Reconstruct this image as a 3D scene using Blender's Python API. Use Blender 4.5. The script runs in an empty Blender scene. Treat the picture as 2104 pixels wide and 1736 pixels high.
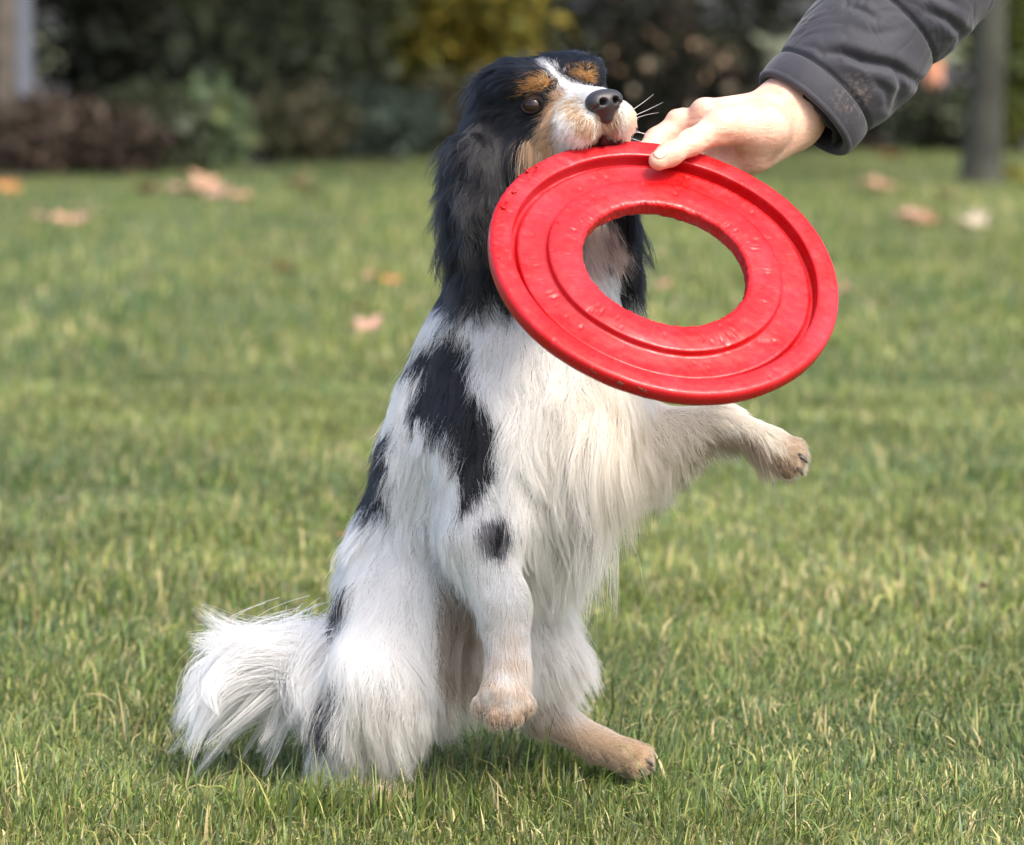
import bpy, math, random
import numpy as np
from mathutils import Vector, Matrix, kdtree

random.seed(7)
rng = np.random.default_rng(7)
sc = bpy.context.scene
col = sc.collection

# ------------------------------------------------------------------ camera
FPX = 7920.0            # focal length, in units of a frame 2104 wide
CAMY, CAMZ = -3.0, 0.60
PITCH = math.atan(808.0 / FPX)
cam = bpy.data.cameras.new('camera')
cam.sensor_width = 36.0
cam.lens = FPX / 2104.0 * 36.0
cam.clip_start = 0.05
cam.clip_end = 2000.0
cam.dof.use_dof = True
cam.dof.focus_distance = 2.93
cam.dof.aperture_fstop = 8.0
cam_o = bpy.data.objects.new('camera', cam)
col.objects.link(cam_o)
cam_o.location = (0, CAMY, CAMZ)
cam_o.rotation_euler = (math.pi / 2 - PITCH, 0, 0)
sc.camera = cam_o

# ------------------------------------------------------------------ light
SUN_DIR = Vector((0.38, -0.48, 0.79)).normalized()      # towards the sun
SUN_EL = math.asin(SUN_DIR.z)
world = bpy.data.worlds.new('World')
sc.world = world
world.use_nodes = True
wn = world.node_tree.nodes
wl = world.node_tree.links
wn.clear()
sky = wn.new('ShaderNodeTexSky')
sky.sky_type = 'NISHITA'
sky.sun_disc = False
sky.sun_elevation = SUN_EL
sky.sun_rotation = math.atan2(SUN_DIR.x, SUN_DIR.y)
sky.air_density = 0.8
sky.dust_density = 4.0
sky.ozone_density = 0.7
wbg = wn.new('ShaderNodeBackground')
wbg.inputs['Strength'].default_value = 0.15
wout = wn.new('ShaderNodeOutputWorld')
wl.new(sky.outputs[0], wbg.inputs['Color'])
wl.new(wbg.outputs[0], wout.inputs['Surface'])

sun = bpy.data.lights.new('sun', 'SUN')
sun.energy = 1.5
sun.angle = math.radians(14.0)
sun.color = (1.0, 0.93, 0.82)
sun_o = bpy.data.objects.new('sun', sun)
col.objects.link(sun_o)
sun_o.rotation_euler = SUN_DIR.to_track_quat('Z', 'Y').to_euler()
sun_o.location = (4, -4, 6)

sc.view_settings.view_transform = 'Standard'
sc.view_settings.look = 'None'
sc.view_settings.exposure = 1.48
sc.view_settings.gamma = 1.0
sc.render.engine = 'CYCLES'
sc.cycles.use_denoising = True
sc.cycles.max_bounces = 12
sc.cycles.diffuse_bounces = 5
sc.cycles.glossy_bounces = 3
sc.cycles.transmission_bounces = 8
sc.cycles.transparent_max_bounces = 8
sc.cycles_curves.shape = 'RIBBONS'

# ------------------------------------------------------------------ helpers
CP, SP = math.cos(PITCH), math.sin(PITCH)
CAM = np.array([0, CAMY, CAMZ])


def ray(x, y):
    a = (x - 1052.0) / FPX
    b = (868.0 - y) / FPX
    return np.array([a, CP + SP * b, -SP + CP * b])


def P(x, y, Y):
    """world point seen at (x, y) of the photograph, at world depth Y"""
    r = ray(x, y)
    return CAM + r * ((Y - CAMY) / r[1])


def G(x, y, z=0.0):
    """ground point seen at (x, y)"""
    r = ray(x, y)
    return CAM + r * ((z - CAMZ) / r[2])


def nrm(v):
    v = np.asarray(v, float)
    return v / np.linalg.norm(v, axis=-1, keepdims=True)


def noise3(p, f=1.0, seed=0):
    """cheap smooth noise, about -1..1"""
    q = p * f
    s = seed * 1.7
    x, y, z = q[..., 0], q[..., 1], q[..., 2]
    a = np.sin(x * 1.9 + 1.3 * np.sin(y * 1.1 + s) + s) + np.sin(y * 2.3 + 1.1 * np.sin(z * 1.3 + 2 * s) + 2.1 + s)
    b = np.sin(z * 2.1 + 1.2 * np.sin(x * 0.9 + 3 * s) + 4.2 + s) + 0.6 * np.sin((x + y + z) * 3.1 + s)
    return (a + b) / 3.0


def tag(o, label=None, cat=None, group=None, kind=None):
    if label: o['label'] = label
    if cat: o['category'] = cat
    if group: o['group'] = group
    if kind: o['kind'] = kind
    return o


def empty(name, loc=(0, 0, 0)):
    o = bpy.data.objects.new(name, None)
    o.empty_display_size = 0.05
    col.objects.link(o)
    o.location = loc
    return o


def mesh_np(name, V, F, mat, parent=None, smooth=True, cols=None):
    """V (n,3), F list of arrays (m,k); one mesh object"""
    me = bpy.data.meshes.new(name)
    V = np.asarray(V, np.float32)
    if not isinstance(F, (list, tuple)) or (len(F) and not hasattr(F[0], 'shape')):
        F = [np.asarray(F)]
    nloop = sum(f.size for f in F)
    npoly = sum(len(f) for f in F)
    me.vertices.add(len(V))
    me.vertices.foreach_set('co', V.ravel())
    me.loops.add(nloop)
    me.polygons.add(npoly)
    me.loops.foreach_set('vertex_index', np.concatenate([f.ravel() for f in F]).astype(np.int32))
    tot = np.concatenate([np.full(len(f), f.shape[1]) for f in F]).astype(np.int32)
    st = np.concatenate([[0], np.cumsum(tot)[:-1]]).astype(np.int32)
    me.polygons.foreach_set('loop_start', st)
    me.polygons.foreach_set('loop_total', tot)
    if smooth:
        me.polygons.foreach_set('use_smooth', np.ones(npoly, bool))
    if cols is not None:
        at = me.color_attributes.new('col', 'FLOAT_COLOR', 'POINT')
        c = np.ones((len(V), 4), np.float32)
        c[:, :3] = cols
        at.data.foreach_set('color', c.ravel())
    me.update(calc_edges=True)
    me.validate()
    if mat: me.materials.append(mat)
    o = bpy.data.objects.new(name, me)
    col.objects.link(o)
    if parent:
        o.parent = parent
        o.location = -Vector(parent.location) if parent.parent is None else Vector((0, 0, 0))
    return o


class Nodes:
    def __init__(self, name):
        self.m = bpy.data.materials.new(name)
        self.m.use_nodes = True
        self.n = self.m.node_tree.nodes
        self.l = self.m.node_tree.links
        self.b = self.n['Principled BSDF']
        self.out = self.n['Material Output']

    def new(self, t, **kw):
        n = self.n.new(t)
        for k, v in kw.items():
            if k in n.inputs: n.inputs[k].default_value = v
            else: setattr(n, k, v)
        return n

    def noise(self, scale, detail=4, rough=0.55, coord='Object', stretch=None):
        tc = self.new('ShaderNodeTexCoord')
        src = tc.outputs[coord]
        if stretch:
            mp = self.new('ShaderNodeMapping')
            mp.inputs['Scale'].default_value = stretch
            self.l.new(src, mp.inputs['Vector'])
            src = mp.outputs[0]
        n = self.new('ShaderNodeTexNoise')
        n.inputs['Scale'].default_value = scale
        n.inputs['Detail'].default_value = detail
        n.inputs['Roughness'].default_value = rough
        self.l.new(src, n.inputs['Vector'])
        return n

    def ramp(self, src, stops):
        r = self.new('ShaderNodeValToRGB')
        el = r.color_ramp.elements
        while len(el) < len(stops): el.new(0.5)
        for e, (p, c) in zip(el, stops):
            e.position = p
            e.color = (*c, 1) if len(c) == 3 else c
        self.l.new(src, r.inputs[0])
        return r

    def mix(self, fac, a, b):
        m = self.new('ShaderNodeMix', data_type='RGBA')
        for s, v in ((m.inputs[0], fac), (m.inputs[6], a), (m.inputs[7], b)):
            if hasattr(v, 'is_linked') or hasattr(v, 'links'): self.l.new(v, s)
            elif isinstance(v, (int, float)): s.default_value = v
            else: s.default_value = (*v, 1)
        return m.outputs[2]

    def bump(self, height, strength, dist=0.001, prev=None):
        b = self.new('ShaderNodeBump')
        b.inputs['Strength'].default_value = strength
        b.inputs['Distance'].default_value = dist
        self.l.new(height, b.inputs['Height'])
        if prev: self.l.new(prev.outputs[0], b.inputs['Normal'])
        self.l.new(b.outputs[0], self.b.inputs['Normal'])
        return b


def mat_plain(name, c, rough=0.5, var=0.15, scale=40.0, bump=0.0, spec=0.5):
    k = Nodes(name)
    n = k.noise(scale)
    r = k.ramp(n.outputs[0], [(0.3, tuple(x * (1 - var) for x in c)), (0.7, tuple(min(1, x * (1 + var)) for x in c))])
    k.l.new(r.outputs[0], k.b.inputs['Base Color'])
    k.b.inputs['Roughness'].default_value = rough
    k.b.inputs['Specular IOR Level'].default_value = spec
    if bump: k.bump(n.outputs[0], bump)
    return k.m


def mat_attr(name, rough=0.6, transl=0.0, spec=0.3, noise_scale=0.0):
    """colour from the per-piece colour attribute, with optional light passing through"""
    k = Nodes(name)
    a = k.new('ShaderNodeAttribute', attribute_name='col')
    src = a.outputs['Color']
    if noise_scale:
        n = k.noise(noise_scale)
        r = k.ramp(n.outputs[0], [(0.25, (0.75,) * 3), (0.75, (1.2,) * 3)])
        mm = k.new('ShaderNodeMix', data_type='RGBA', blend_type='MULTIPLY')
        mm.inputs[0].default_value = 1.0
        k.l.new(src, mm.inputs[6]); k.l.new(r.outputs[0], mm.inputs[7])
        src = mm.outputs[2]
    k.l.new(src, k.b.inputs['Base Color'])
    k.b.inputs['Roughness'].default_value = rough
    k.b.inputs['Specular IOR Level'].default_value = spec
    if transl:
        t = k.new('ShaderNodeBsdfTranslucent')
        k.l.new(src, t.inputs['Color'])
        ms = k.new('ShaderNodeMixShader')
        ms.inputs[0].default_value = transl
        k.l.new(k.b.outputs[0], ms.inputs[1]); k.l.new(t.outputs[0], ms.inputs[2])
        k.l.new(ms.outputs[0], k.out.inputs['Surface'])
    return k.m


# ---- signed distance bodies ----------------------------------------------
def sd_cap(p, a, b, r1, r2):
    a = np.asarray(a, np.float32); b = np.asarray(b, np.float32)
    pa = p - a; ba = b - a
    h = np.clip((pa @ ba) / max(float(ba @ ba), 1e-9), 0, 1)
    d = np.linalg.norm(pa - h[..., None] * ba, axis=-1)
    return d - (r1 + (r2 - r1) * h)


def sd_ell(p, c, R, rad):
    """R rows are the ellipsoid's axes"""
    q = (p - np.asarray(c, np.float32)) @ np.asarray(R, np.float32).T
    rad = np.asarray(rad, np.float32)
    k0 = np.linalg.norm(q / rad, axis=-1)
    k1 = np.linalg.norm(q / (rad * rad), axis=-1)
    return k0 * (k0 - 1.0) / np.maximum(k1, 1e-6)


def smin(a, b, k):
    h = np.maximum(k - np.abs(a - b), 0) / k
    return np.minimum(a, b) - h * h * k * 0.25


class Field:
    def __init__(self, lo, hi, h):
        self.lo = np.asarray(lo, np.float32); self.h = h
        n = np.ceil((np.asarray(hi) - np.asarray(lo)) / h).astype(int) + 1
        self.n = n
        ax = [self.lo[i] + h * np.arange(n[i], dtype=np.float32) for i in range(3)]
        self.ax = ax
        self.f = np.full(tuple(n), 1.0, np.float32)

    def box(self, pts, pad):
        pts = np.asarray(pts)
        lo = np.floor((pts.min(0) - pad - self.lo) / self.h).astype(int)
        hi = np.ceil((pts.max(0) + pad - self.lo) / self.h).astype(int) + 1
        lo = np.clip(lo, 0, self.n); hi = np.clip(hi, 0, self.n)
        s = tuple(slice(a, b) for a, b in zip(lo, hi))
        g = np.stack(np.meshgrid(self.ax[0][s[0]], self.ax[1][s[1]], self.ax[2][s[2]], indexing='ij'), -1)
        return s, g

    def cap(self, a, b, r1, r2, k=0.02, sub=False):
        s, g = self.box([a, b], max(r1, r2) + 2.5 * k + 4 * self.h)
        d = sd_cap(g, a, b, r1, r2)
        self.f[s] = smin(self.f[s], d, k) if not sub else -smin(-self.f[s], d, k)

    def ell(self, c, R, rad, k=0.02, sub=False):
        s, g = self.box([c], max(rad) + 2.5 * k + 4 * self.h)
        d = sd_ell(g, c, R, rad)
        self.f[s] = smin(self.f[s], d, k) if not sub else -smin(-self.f[s], d, k)

    def sample(self, p):
        q = (p - self.lo) / self.h
        q = np.clip(q, 0, self.n - 1.001)
        i = np.floor(q).astype(int); t = (q - i).astype(np.float32)
        out = 0
        for dx in (0, 1):
            for dy in (0, 1):
                for dz in (0, 1):
                    w = (t[..., 0] if dx else 1 - t[..., 0]) * (t[..., 1] if dy else 1 - t[..., 1]) * (t[..., 2] if dz else 1 - t[..., 2])
                    out = out + w * self.f[i[..., 0] + dx, i[..., 1] + dy, i[..., 2] + dz]
        return out

    def grad(self, p):
        e = self.h
        g = np.stack([self.sample(p + np.eye(3)[i] * e) - self.sample(p - np.eye(3)[i] * e) for i in range(3)], -1)
        return g / np.maximum(np.linalg.norm(g, axis=-1, keepdims=True), 1e-9)

    def surface(self):
        """surface nets -> V, quads"""
        f = self.f
        ins = f < 0
        n = self.n
        c = np.zeros(tuple(n - 1), np.int8)
        for dx in (0, 1):
            for dy in (0, 1):
                for dz in (0, 1):
                    c += ins[dx:n[0] - 1 + dx, dy:n[1] - 1 + dy, dz:n[2] - 1 + dz]
        cells = np.argwhere((c > 0) & (c < 8))
        idx = np.full(tuple(n - 1), -1, np.int64)
        idx[tuple(cells.T)] = np.arange(len(cells))
        acc = np.zeros((len(cells), 3)); cnt = np.zeros(len(cells))
        corners = [(dx, dy, dz) for dx in (0, 1) for dy in (0, 1) for dz in (0, 1)]
        for a in range(8):
            for b in range(a + 1, 8):
                ca, cb = np.array(corners[a]), np.array(corners[b])
                if np.abs(ca - cb).sum() != 1: continue
                fa = f[tuple((cells + ca).T)]; fb = f[tuple((cells + cb).T)]
                m = (fa < 0) != (fb < 0)
                t = np.where(m, fa / np.where(m, fa - fb, 1), 0)
                acc += np.where(m[:, None], ca + t[:, None] * (cb - ca), 0); cnt += m
        V = self.lo + (cells + acc / cnt[:, None]) * self.h
        quads = []
        for axis in range(3):
            o1, o2 = [(1, 2), (2, 0), (0, 1)][axis]
            sl0 = [slice(None)] * 3; sl1 = [slice(None)] * 3
            sl0[axis] = slice(0, -1); sl1[axis] = slice(1, None)
            A = ins[tuple(sl0)]; B = ins[tuple(sl1)]
            e = np.argwhere(A != B)
            e = e[(e[:, o1] > 0) & (e[:, o2] > 0) & (e[:, o1] < n[o1] - 1) & (e[:, o2] < n[o2] - 1)]
            flip = A[tuple(e.T)]
            u = np.zeros(3, int); u[o1] = 1
            v = np.zeros(3, int); v[o2] = 1
            q = np.stack([idx[tuple((e - u - v).T)], idx[tuple((e - v).T)], idx[tuple(e.T)], idx[tuple((e - u).T)]], 1)
            q[~flip] = q[~flip][:, ::-1]
            quads.append(q)
        return V, np.concatenate(quads)


def relax(V, F, it=2, lam=0.5):
    n = len(V)
    e = np.concatenate([F[:, [i, (i + 1) % F.shape[1]]] for i in range(F.shape[1])])
    e = np.concatenate([e, e[:, ::-1]])
    deg = np.bincount(e[:, 0], minlength=n)[:, None].clip(1)
    for _ in range(it):
        s = np.stack([np.bincount(e[:, 0], V[e[:, 1], k], minlength=n) for k in range(3)], 1)
        V = V + lam * (s / deg - V)
    return V


def inpoly(x, y, poly):
    poly = np.asarray(poly, float)
    r = np.zeros(x.shape, bool)
    j = len(poly) - 1
    for i in range(len(poly)):
        xi, yi = poly[i]; xj, yj = poly[j]
        c = ((yi > y) != (yj > y)) & (x < (xj - xi) * (y - yi) / ((yj - yi) if yj != yi else 1e-9) + xi)
        r ^= c
        j = i
    return r


def tube(path, radii, seg=8):
    path = np.asarray(path, float); n = len(path)
    radii = np.broadcast_to(radii, (n,))
    t = nrm(np.gradient(path, axis=0))
    ref = np.array([0, 0, 1.0]) if abs(t[0][2]) < 0.9 else np.array([1.0, 0, 0])
    V = []
    for i in range(n):
        a = np.cross(t[i], ref); a /= np.linalg.norm(a)
        b = np.cross(a, t[i])
        ref = b
        for k in range(seg):
            th = 2 * math.pi * k / seg
            V.append(path[i] + radii[i] * (math.cos(th) * a + math.sin(th) * b))
    F = []
    for i in range(n - 1):
        for k in range(seg):
            F.append([i * seg + k, i * seg + (k + 1) % seg, (i + 1) * seg + (k + 1) % seg, (i + 1) * seg + k])
    V = np.array(V); F = [np.array(F)]
    caps = np.array([[k for k in range(seg)][::-1], [(n - 1) * seg + k for k in range(seg)]])
    F.append(caps)
    return V, F


def curves_obj(name, pts, rad, cols, mat, parent):
    """pts (n,k,3) strands"""
    n, k = pts.shape[:2]
    cu = bpy.data.hair_curves.new(name)
    cu.add_curves([k] * n)
    cu.attributes['position'].data.foreach_set('vector', pts.astype(np.float32).ravel())
    ra = cu.attributes.get('radius') or cu.attributes.new('radius', 'FLOAT', 'POINT')
    ra.data.foreach_set('value', np.broadcast_to(rad, (n, k)).astype(np.float32).ravel())
    ca = cu.attributes.new('col', 'FLOAT_COLOR', 'POINT')
    c = np.ones((n, k, 4), np.float32); c[..., :3] = cols
    ca.data.foreach_set('color', c.ravel())
    cu.materials.append(mat)
    o = bpy.data.objects.new(name, cu)
    col.objects.link(o)
    if parent:
        o.parent = parent
        o.location = -Vector(parent.location) if parent.parent is None else Vector((0, 0, 0))
    return o


# ================================================================== SETTING
def build_ground():
    k = Nodes('lawn_soil')
    n1 = k.noise(0.9, 5); n2 = k.noise(14, 6, 0.65)
    r1 = k.ramp(n1.outputs[0], [(0.3, (0.085, 0.10, 0.036)), (0.7, (0.12, 0.125, 0.05))])
    r2 = k.ramp(n2.outputs[0], [(0.3, (0.06, 0.066, 0.028)), (0.72, (0.14, 0.145, 0.06))])
    k.l.new(k.mix(0.5, r1.outputs[0], r2.outputs[0]), k.b.inputs['Base Color'])
    k.b.inputs['Roughness'].default_value = 0.9
    k.bump(n2.outputs[0], 0.5, 0.01)
    S = 400.0
    V = np.array([(-S, -S, 0), (S, -S, 0), (S, S, 0), (-S, S, 0)])
    o = mesh_np('lawn', V, [np.array([[0, 1, 2, 3]])], k.m, smooth=False)
    tag(o, kind='structure', label='wide green lawn running back to the shrubs', cat='lawn')
    # dark bed under the shrubs
    m = mat_plain('bed_soil', (0.045, 0.036, 0.028), 0.95, 0.4, 6, 0.6)
    e = [G(-700, 384), G(0, 374), G(300, 366), G(560, 346), G(950, 328), G(1300, 318), G(1750, 312), G(2104, 322), G(2900, 330)]
    V = [(p[0], p[1], 0.012) for p in e] + [(p[0] * 2.2, 60.0, 0.012) for p in e]
    nn = len(e)
    F = np.array([[i, i + 1, nn + i + 1, nn + i] for i in range(nn - 1)])
    o = mesh_np('planting_bed', np.array(V), [F], m, smooth=False)
    tag(o, kind='structure', label='bare dark soil of the bed under the shrubs', cat='bed')


GREEN = np.array([[0.125, 0.185, 0.042], [0.080, 0.130, 0.030], [0.175, 0.225, 0.060], [0.130, 0.180, 0.085], [0.200, 0.215, 0.055], [0.060, 0.100, 0.026]])
GREEN = GREEN * np.array([1.02, 1.04, 1.05])
STRAW = np.array([[0.48, 0.42, 0.20], [0.38, 0.31, 0.15], [0.36, 0.35, 0.11]])


def blades(n, xy, hgt, wid, lean, seg, col_var=0.2, straw=0.125):
    """n curved blades -> V, F, colours"""
    th = rng.uniform(0, 2 * math.pi, n)
    # blades of one spot lean together
    flow = 2.5 * noise3(np.c_[xy, np.zeros(n)], 5.0, 3)
    th = np.where(rng.random(n) < 0.45, flow + rng.normal(0, 0.6, n), th)
    h = hgt * rng.lognormal(0, 0.32, n) * (1 + 0.30 * noise3(np.c_[xy, np.zeros(n)], 7.5, 15))
    ln = np.clip(lean * rng.gamma(2.2, 0.45, n), 0.05, 2.2)
    w = wid * rng.uniform(0.6, 1.35, n)
    d = np.c_[np.cos(th), np.sin(th), np.zeros(n)]
    face = th + math.pi / 2 + rng.normal(0, 0.5, n)
    s = np.c_[np.cos(face), np.sin(face), np.zeros(n)]
    V = np.zeros((n, 2 * seg + 1, 3))
    ang = np.zeros(n); p = np.c_[xy, np.full(n, -0.003)]
    L = h / seg
    twist = rng.normal(0, 0.5, n)
    for i in range(seg + 1):
        t = i / seg
        ww = w * (1 - t ** 1.6) * 0.5
        sv = s * np.cos(twist * t)[:, None] + np.c_[np.zeros((n, 2)), np.sin(twist * t)]
        if i < seg:
            V[:, 2 * i] = p - sv * ww[:, None]; V[:, 2 * i + 1] = p + sv * ww[:, None]
        else:
            V[:, 2 * seg] = p
        ang = np.minimum(ln * (0.25 + 0.9 * t), 2.0)
        p = p + (d * np.sin(ang)[:, None] + np.array([0, 0, 1]) * np.cos(ang)[:, None]) * L[:, None]
        p[:, 2] = np.maximum(p[:, 2], 0.004)
    base = np.arange(n)[:, None] * (2 * seg + 1)
    F = []
    q = [base + np.array([2 * i, 2 * i + 1, 2 * i + 3, 2 * i + 2]) for i in range(seg - 1)]
    if q: F.append(np.concatenate(q))
    F.append(base + np.array([2 * seg - 2, 2 * seg - 1, 2 * seg]))
    c = GREEN[rng.integers(0, len(GREEN), n)]
    patch = noise3(np.c_[xy, np.zeros(n)], 1.6, 5)
    p2 = noise3(np.c_[xy, np.zeros(n)], 6.5, 11)
    c = c * (1 + 0.20 * patch[:, None] + 0.20 * p2[:, None]) + patch[:, None] * np.array([0.020, 0.004, -0.004])
    dry = rng.random(n) < straw * (1 + 0.7 * noise3(np.c_[xy, np.zeros(n)], 4.0, 9))
    c[dry] = STRAW[rng.integers(0, len(STRAW), dry.sum())]
    c *= rng.uniform(1 - col_var, 1 + col_var, (n, 1))
    cc = np.repeat(np.clip(c, 0.005, 1)[:, None], 2 * seg + 1, 1)
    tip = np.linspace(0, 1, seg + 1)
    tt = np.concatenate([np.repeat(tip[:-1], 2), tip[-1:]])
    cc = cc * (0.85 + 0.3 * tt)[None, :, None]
    return V.reshape(-1, 3), F, cc.reshape(-1, 3)


def lawn_xy(n, y0, y1, pw=1.0):
    Y = y0 + (y1 - y0) * rng.random(n) ** pw
    hw = 0.19 * (Y + 3.0) + 0.25
    return np.c_[rng.uniform(-1, 1, n) * hw, Y]


def build_grass():
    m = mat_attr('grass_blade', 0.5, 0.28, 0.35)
    parts = []
    parts.append(blades(170000, lawn_xy(170000, -0.75, 0.75), 0.0165, 0.0016, 1.55, 3, .34))
    # longer coarse blades standing out of the turf
    parts.append(blades(6000, lawn_xy(6000, -0.75, 0.8), 0.030, 0.0025, 1.25, 4, .25, straw=0.10))
    parts.append(blades(140000, lawn_xy(140000, 0.7, 4.0), 0.021, 0.0028, 1.4, 2, .3))
    parts.append(blades(130000, lawn_xy(130000, 3.9, 15.8), 0.028, 0.0070, 1.2, 1, .3))
    # taller tufts the feet sink into
    for (x_, y_, n_, sx_, sy_) in ((770, 1672, 650, .055, .030), (690, 1660, 350, .03, .025), (1300, 1588, 450, .045, .025), (1180, 1560, 500, .05, .03)):
        g_ = G(x_, y_)
        parts.append(blades(n_, np.c_[rng.normal(g_[0], sx_, n_), rng.normal(g_[1] - .012, sy_, n_)], 0.031, 0.0022, .8, 4, .3, straw=0.08))
    # clippings lying flat
    parts.append(blades(5000, lawn_xy(5000, -0.75, 1.6), 0.026, 0.0022, 1.9, 2, straw=1.0))
    V, F3, F4, C, o = [], [], [], [], 0
    for v, f, c in parts:
        V.append(v); C.append(c)
        for q in f:
            (F4 if q.shape[1] == 4 else F3).append(q + o)
        o += len(v)
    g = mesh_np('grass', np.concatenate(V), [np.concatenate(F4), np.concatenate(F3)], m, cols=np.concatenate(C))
    tag(g, 'short green lawn grass flecked with straw coloured blades', 'grass', kind='stuff')


def leaf_cloud(n, c, rad, size, base, clump=14, spread=0.32, shell=0.55, aspect=0.55, var=0.35):
    """n two-triangle leaves in clumps through an ellipsoid"""
    c = np.asarray(c, float); rad = np.asarray(rad, float)
    k = max(6, n // clump)
    u = nrm(rng.normal(size=(k, 3))) * (shell + (1 - shell) * rng.random((k, 1))) ** 0.6
    u *= (1 + 0.16 * noise3(u, 3.0, int(c[0] * 7) % 11))[:, None]
    cc = c + u * rad
    j = rng.integers(0, k, n)
    p = cc[j] + rng.normal(0, spread, (n, 3)) * rad.min() * 0.5
    p[:, 2] = np.maximum(p[:, 2], 0.03)
    a = nrm(rng.normal(size=(n, 3)) + np.array([0, 0, -0.3]))
    b = nrm(np.cross(a, rng.normal(size=(n, 3))))
    s = size * rng.uniform(0.6, 1.4, n)[:, None]
    w = s * aspect * 0.5
    nn = np.cross(a, b)
    V = np.stack([p, p + a * s * 0.5 + b * w + nn * w * 0.4, p + a * s, p + a * s * 0.5 - b * w + nn * w * 0.4], 1)
    F = np.arange(n)[:, None] * 4
    F = np.concatenate([F + np.array([0, 1, 2]), F + np.array([0, 2, 3])])
    base = np.atleast_2d(np.asarray(base, float))
    cl = base[rng.integers(0, len(base), k)][j] * rng.uniform(1 - var, 1 + var, (n, 1)) * (0.8 + 0.4 * rng.random(k))[j][:, None]
    return V.reshape(-1, 3), F, np.repeat(cl, 4, 0)


M = {}


def shrub(name, label, cat, x, ybase, w, h, cols, leaf=0.07, n=3000, group=None, lift=0.0, depth=None, clump=16, stems=5, shell=0.45, trunk_col='bark'):
    b = G(x, ybase)
    sc_ = (b[1] - CAMY) / FPX        # metres per photograph unit at that depth
    W, H = w * sc_ / 2, h * sc_
    D = depth or W * 0.8
    root = empty(name, (b[0], b[1] + D, 0))
    c = np.array([b[0], b[1] + D, lift * sc_ + (H - lift * sc_) / 2])
    V, F, C = leaf_cloud(n, c, (W, D, (H - lift * sc_) / 2 * 1.03), leaf, cols, clump, shell=shell)
    mesh_np('crown', V, [F], M['leaf'], root, smooth=False, cols=C)
    for i in range(stems):
        th = rng.uniform(0, 6.28); q = rng.uniform(0.25, 0.6)
        top = c + np.array([math.cos(th) * W * q, math.sin(th) * D * q, (H - lift * sc_) * 0.25])
        base = np.array([b[0] + rng.uniform(-.25, .25) * W, b[1] + D + rng.uniform(-.25, .25) * D, -0.02])
        mid = (base + top) / 2 + rng.normal(0, 0.06 * W, 3)
        r = 0.012 + 0.01 * H
        v, f = tube([base, (base + mid) / 2 * 0.98 + base * 0.02, mid, top], [r, r * .85, r * .7, r * .3], 7)
        mesh_np('stem', v, f, M[trunk_col], root)
    return tag(root, label, cat, group)


def tree(name, label, x, ybase, r0, height, cols, crown_lo, crown_r, n, leaf=0.10, lean=0.0, mat='bark', cat='tree'):
    b = G(x, ybase)
    root = empty(name, (b[0], b[1], 0))
    zs = np.array([-0.05, 0.0, 0.12, 0.4, 1.0, 2.0, crown_lo, height * 0.8])
    rs = r0 * np.array([1.75, 1.6, 1.22, 1.05, 1.0, 0.95, 0.85, 0.3])
    path = [(b[0] + lean * z + 0.02 * math.sin(z * 2), b[1] + 0.015 * math.cos(z * 3), z) for z in zs]
    v, f = tube(path, rs, 16)
    mesh_np('trunk', v, f, M[mat], root)
    top = np.array(path[-2])
    for i in range(6):
        th = i * 1.05 + rng.uniform(-.3, .3)
        e = top + np.array([math.cos(th) * crown_r * .7, math.sin(th) * crown_r * .7, rng.uniform(0.5, 1.6)])
        v, f = tube([top - np.array([0, 0, rng.uniform(0, .5)]), (top + e) / 2 + np.array([0, 0, .12]), e], [r0 * .5, r0 * .3, r0 * .1], 7)
        mesh_np('limb', v, f, M[mat], root)
    c = np.array([b[0] + lean * height, b[1], (crown_lo + height) / 2])
    V, F, C = leaf_cloud(n, c, (crown_r, crown_r, (height - crown_lo) / 2), leaf, cols, 22, 0.3, 0.4)
    mesh_np('crown', V, [F], M['leaf'], root, smooth=False, cols=C)
    return tag(root, label, cat)


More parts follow.
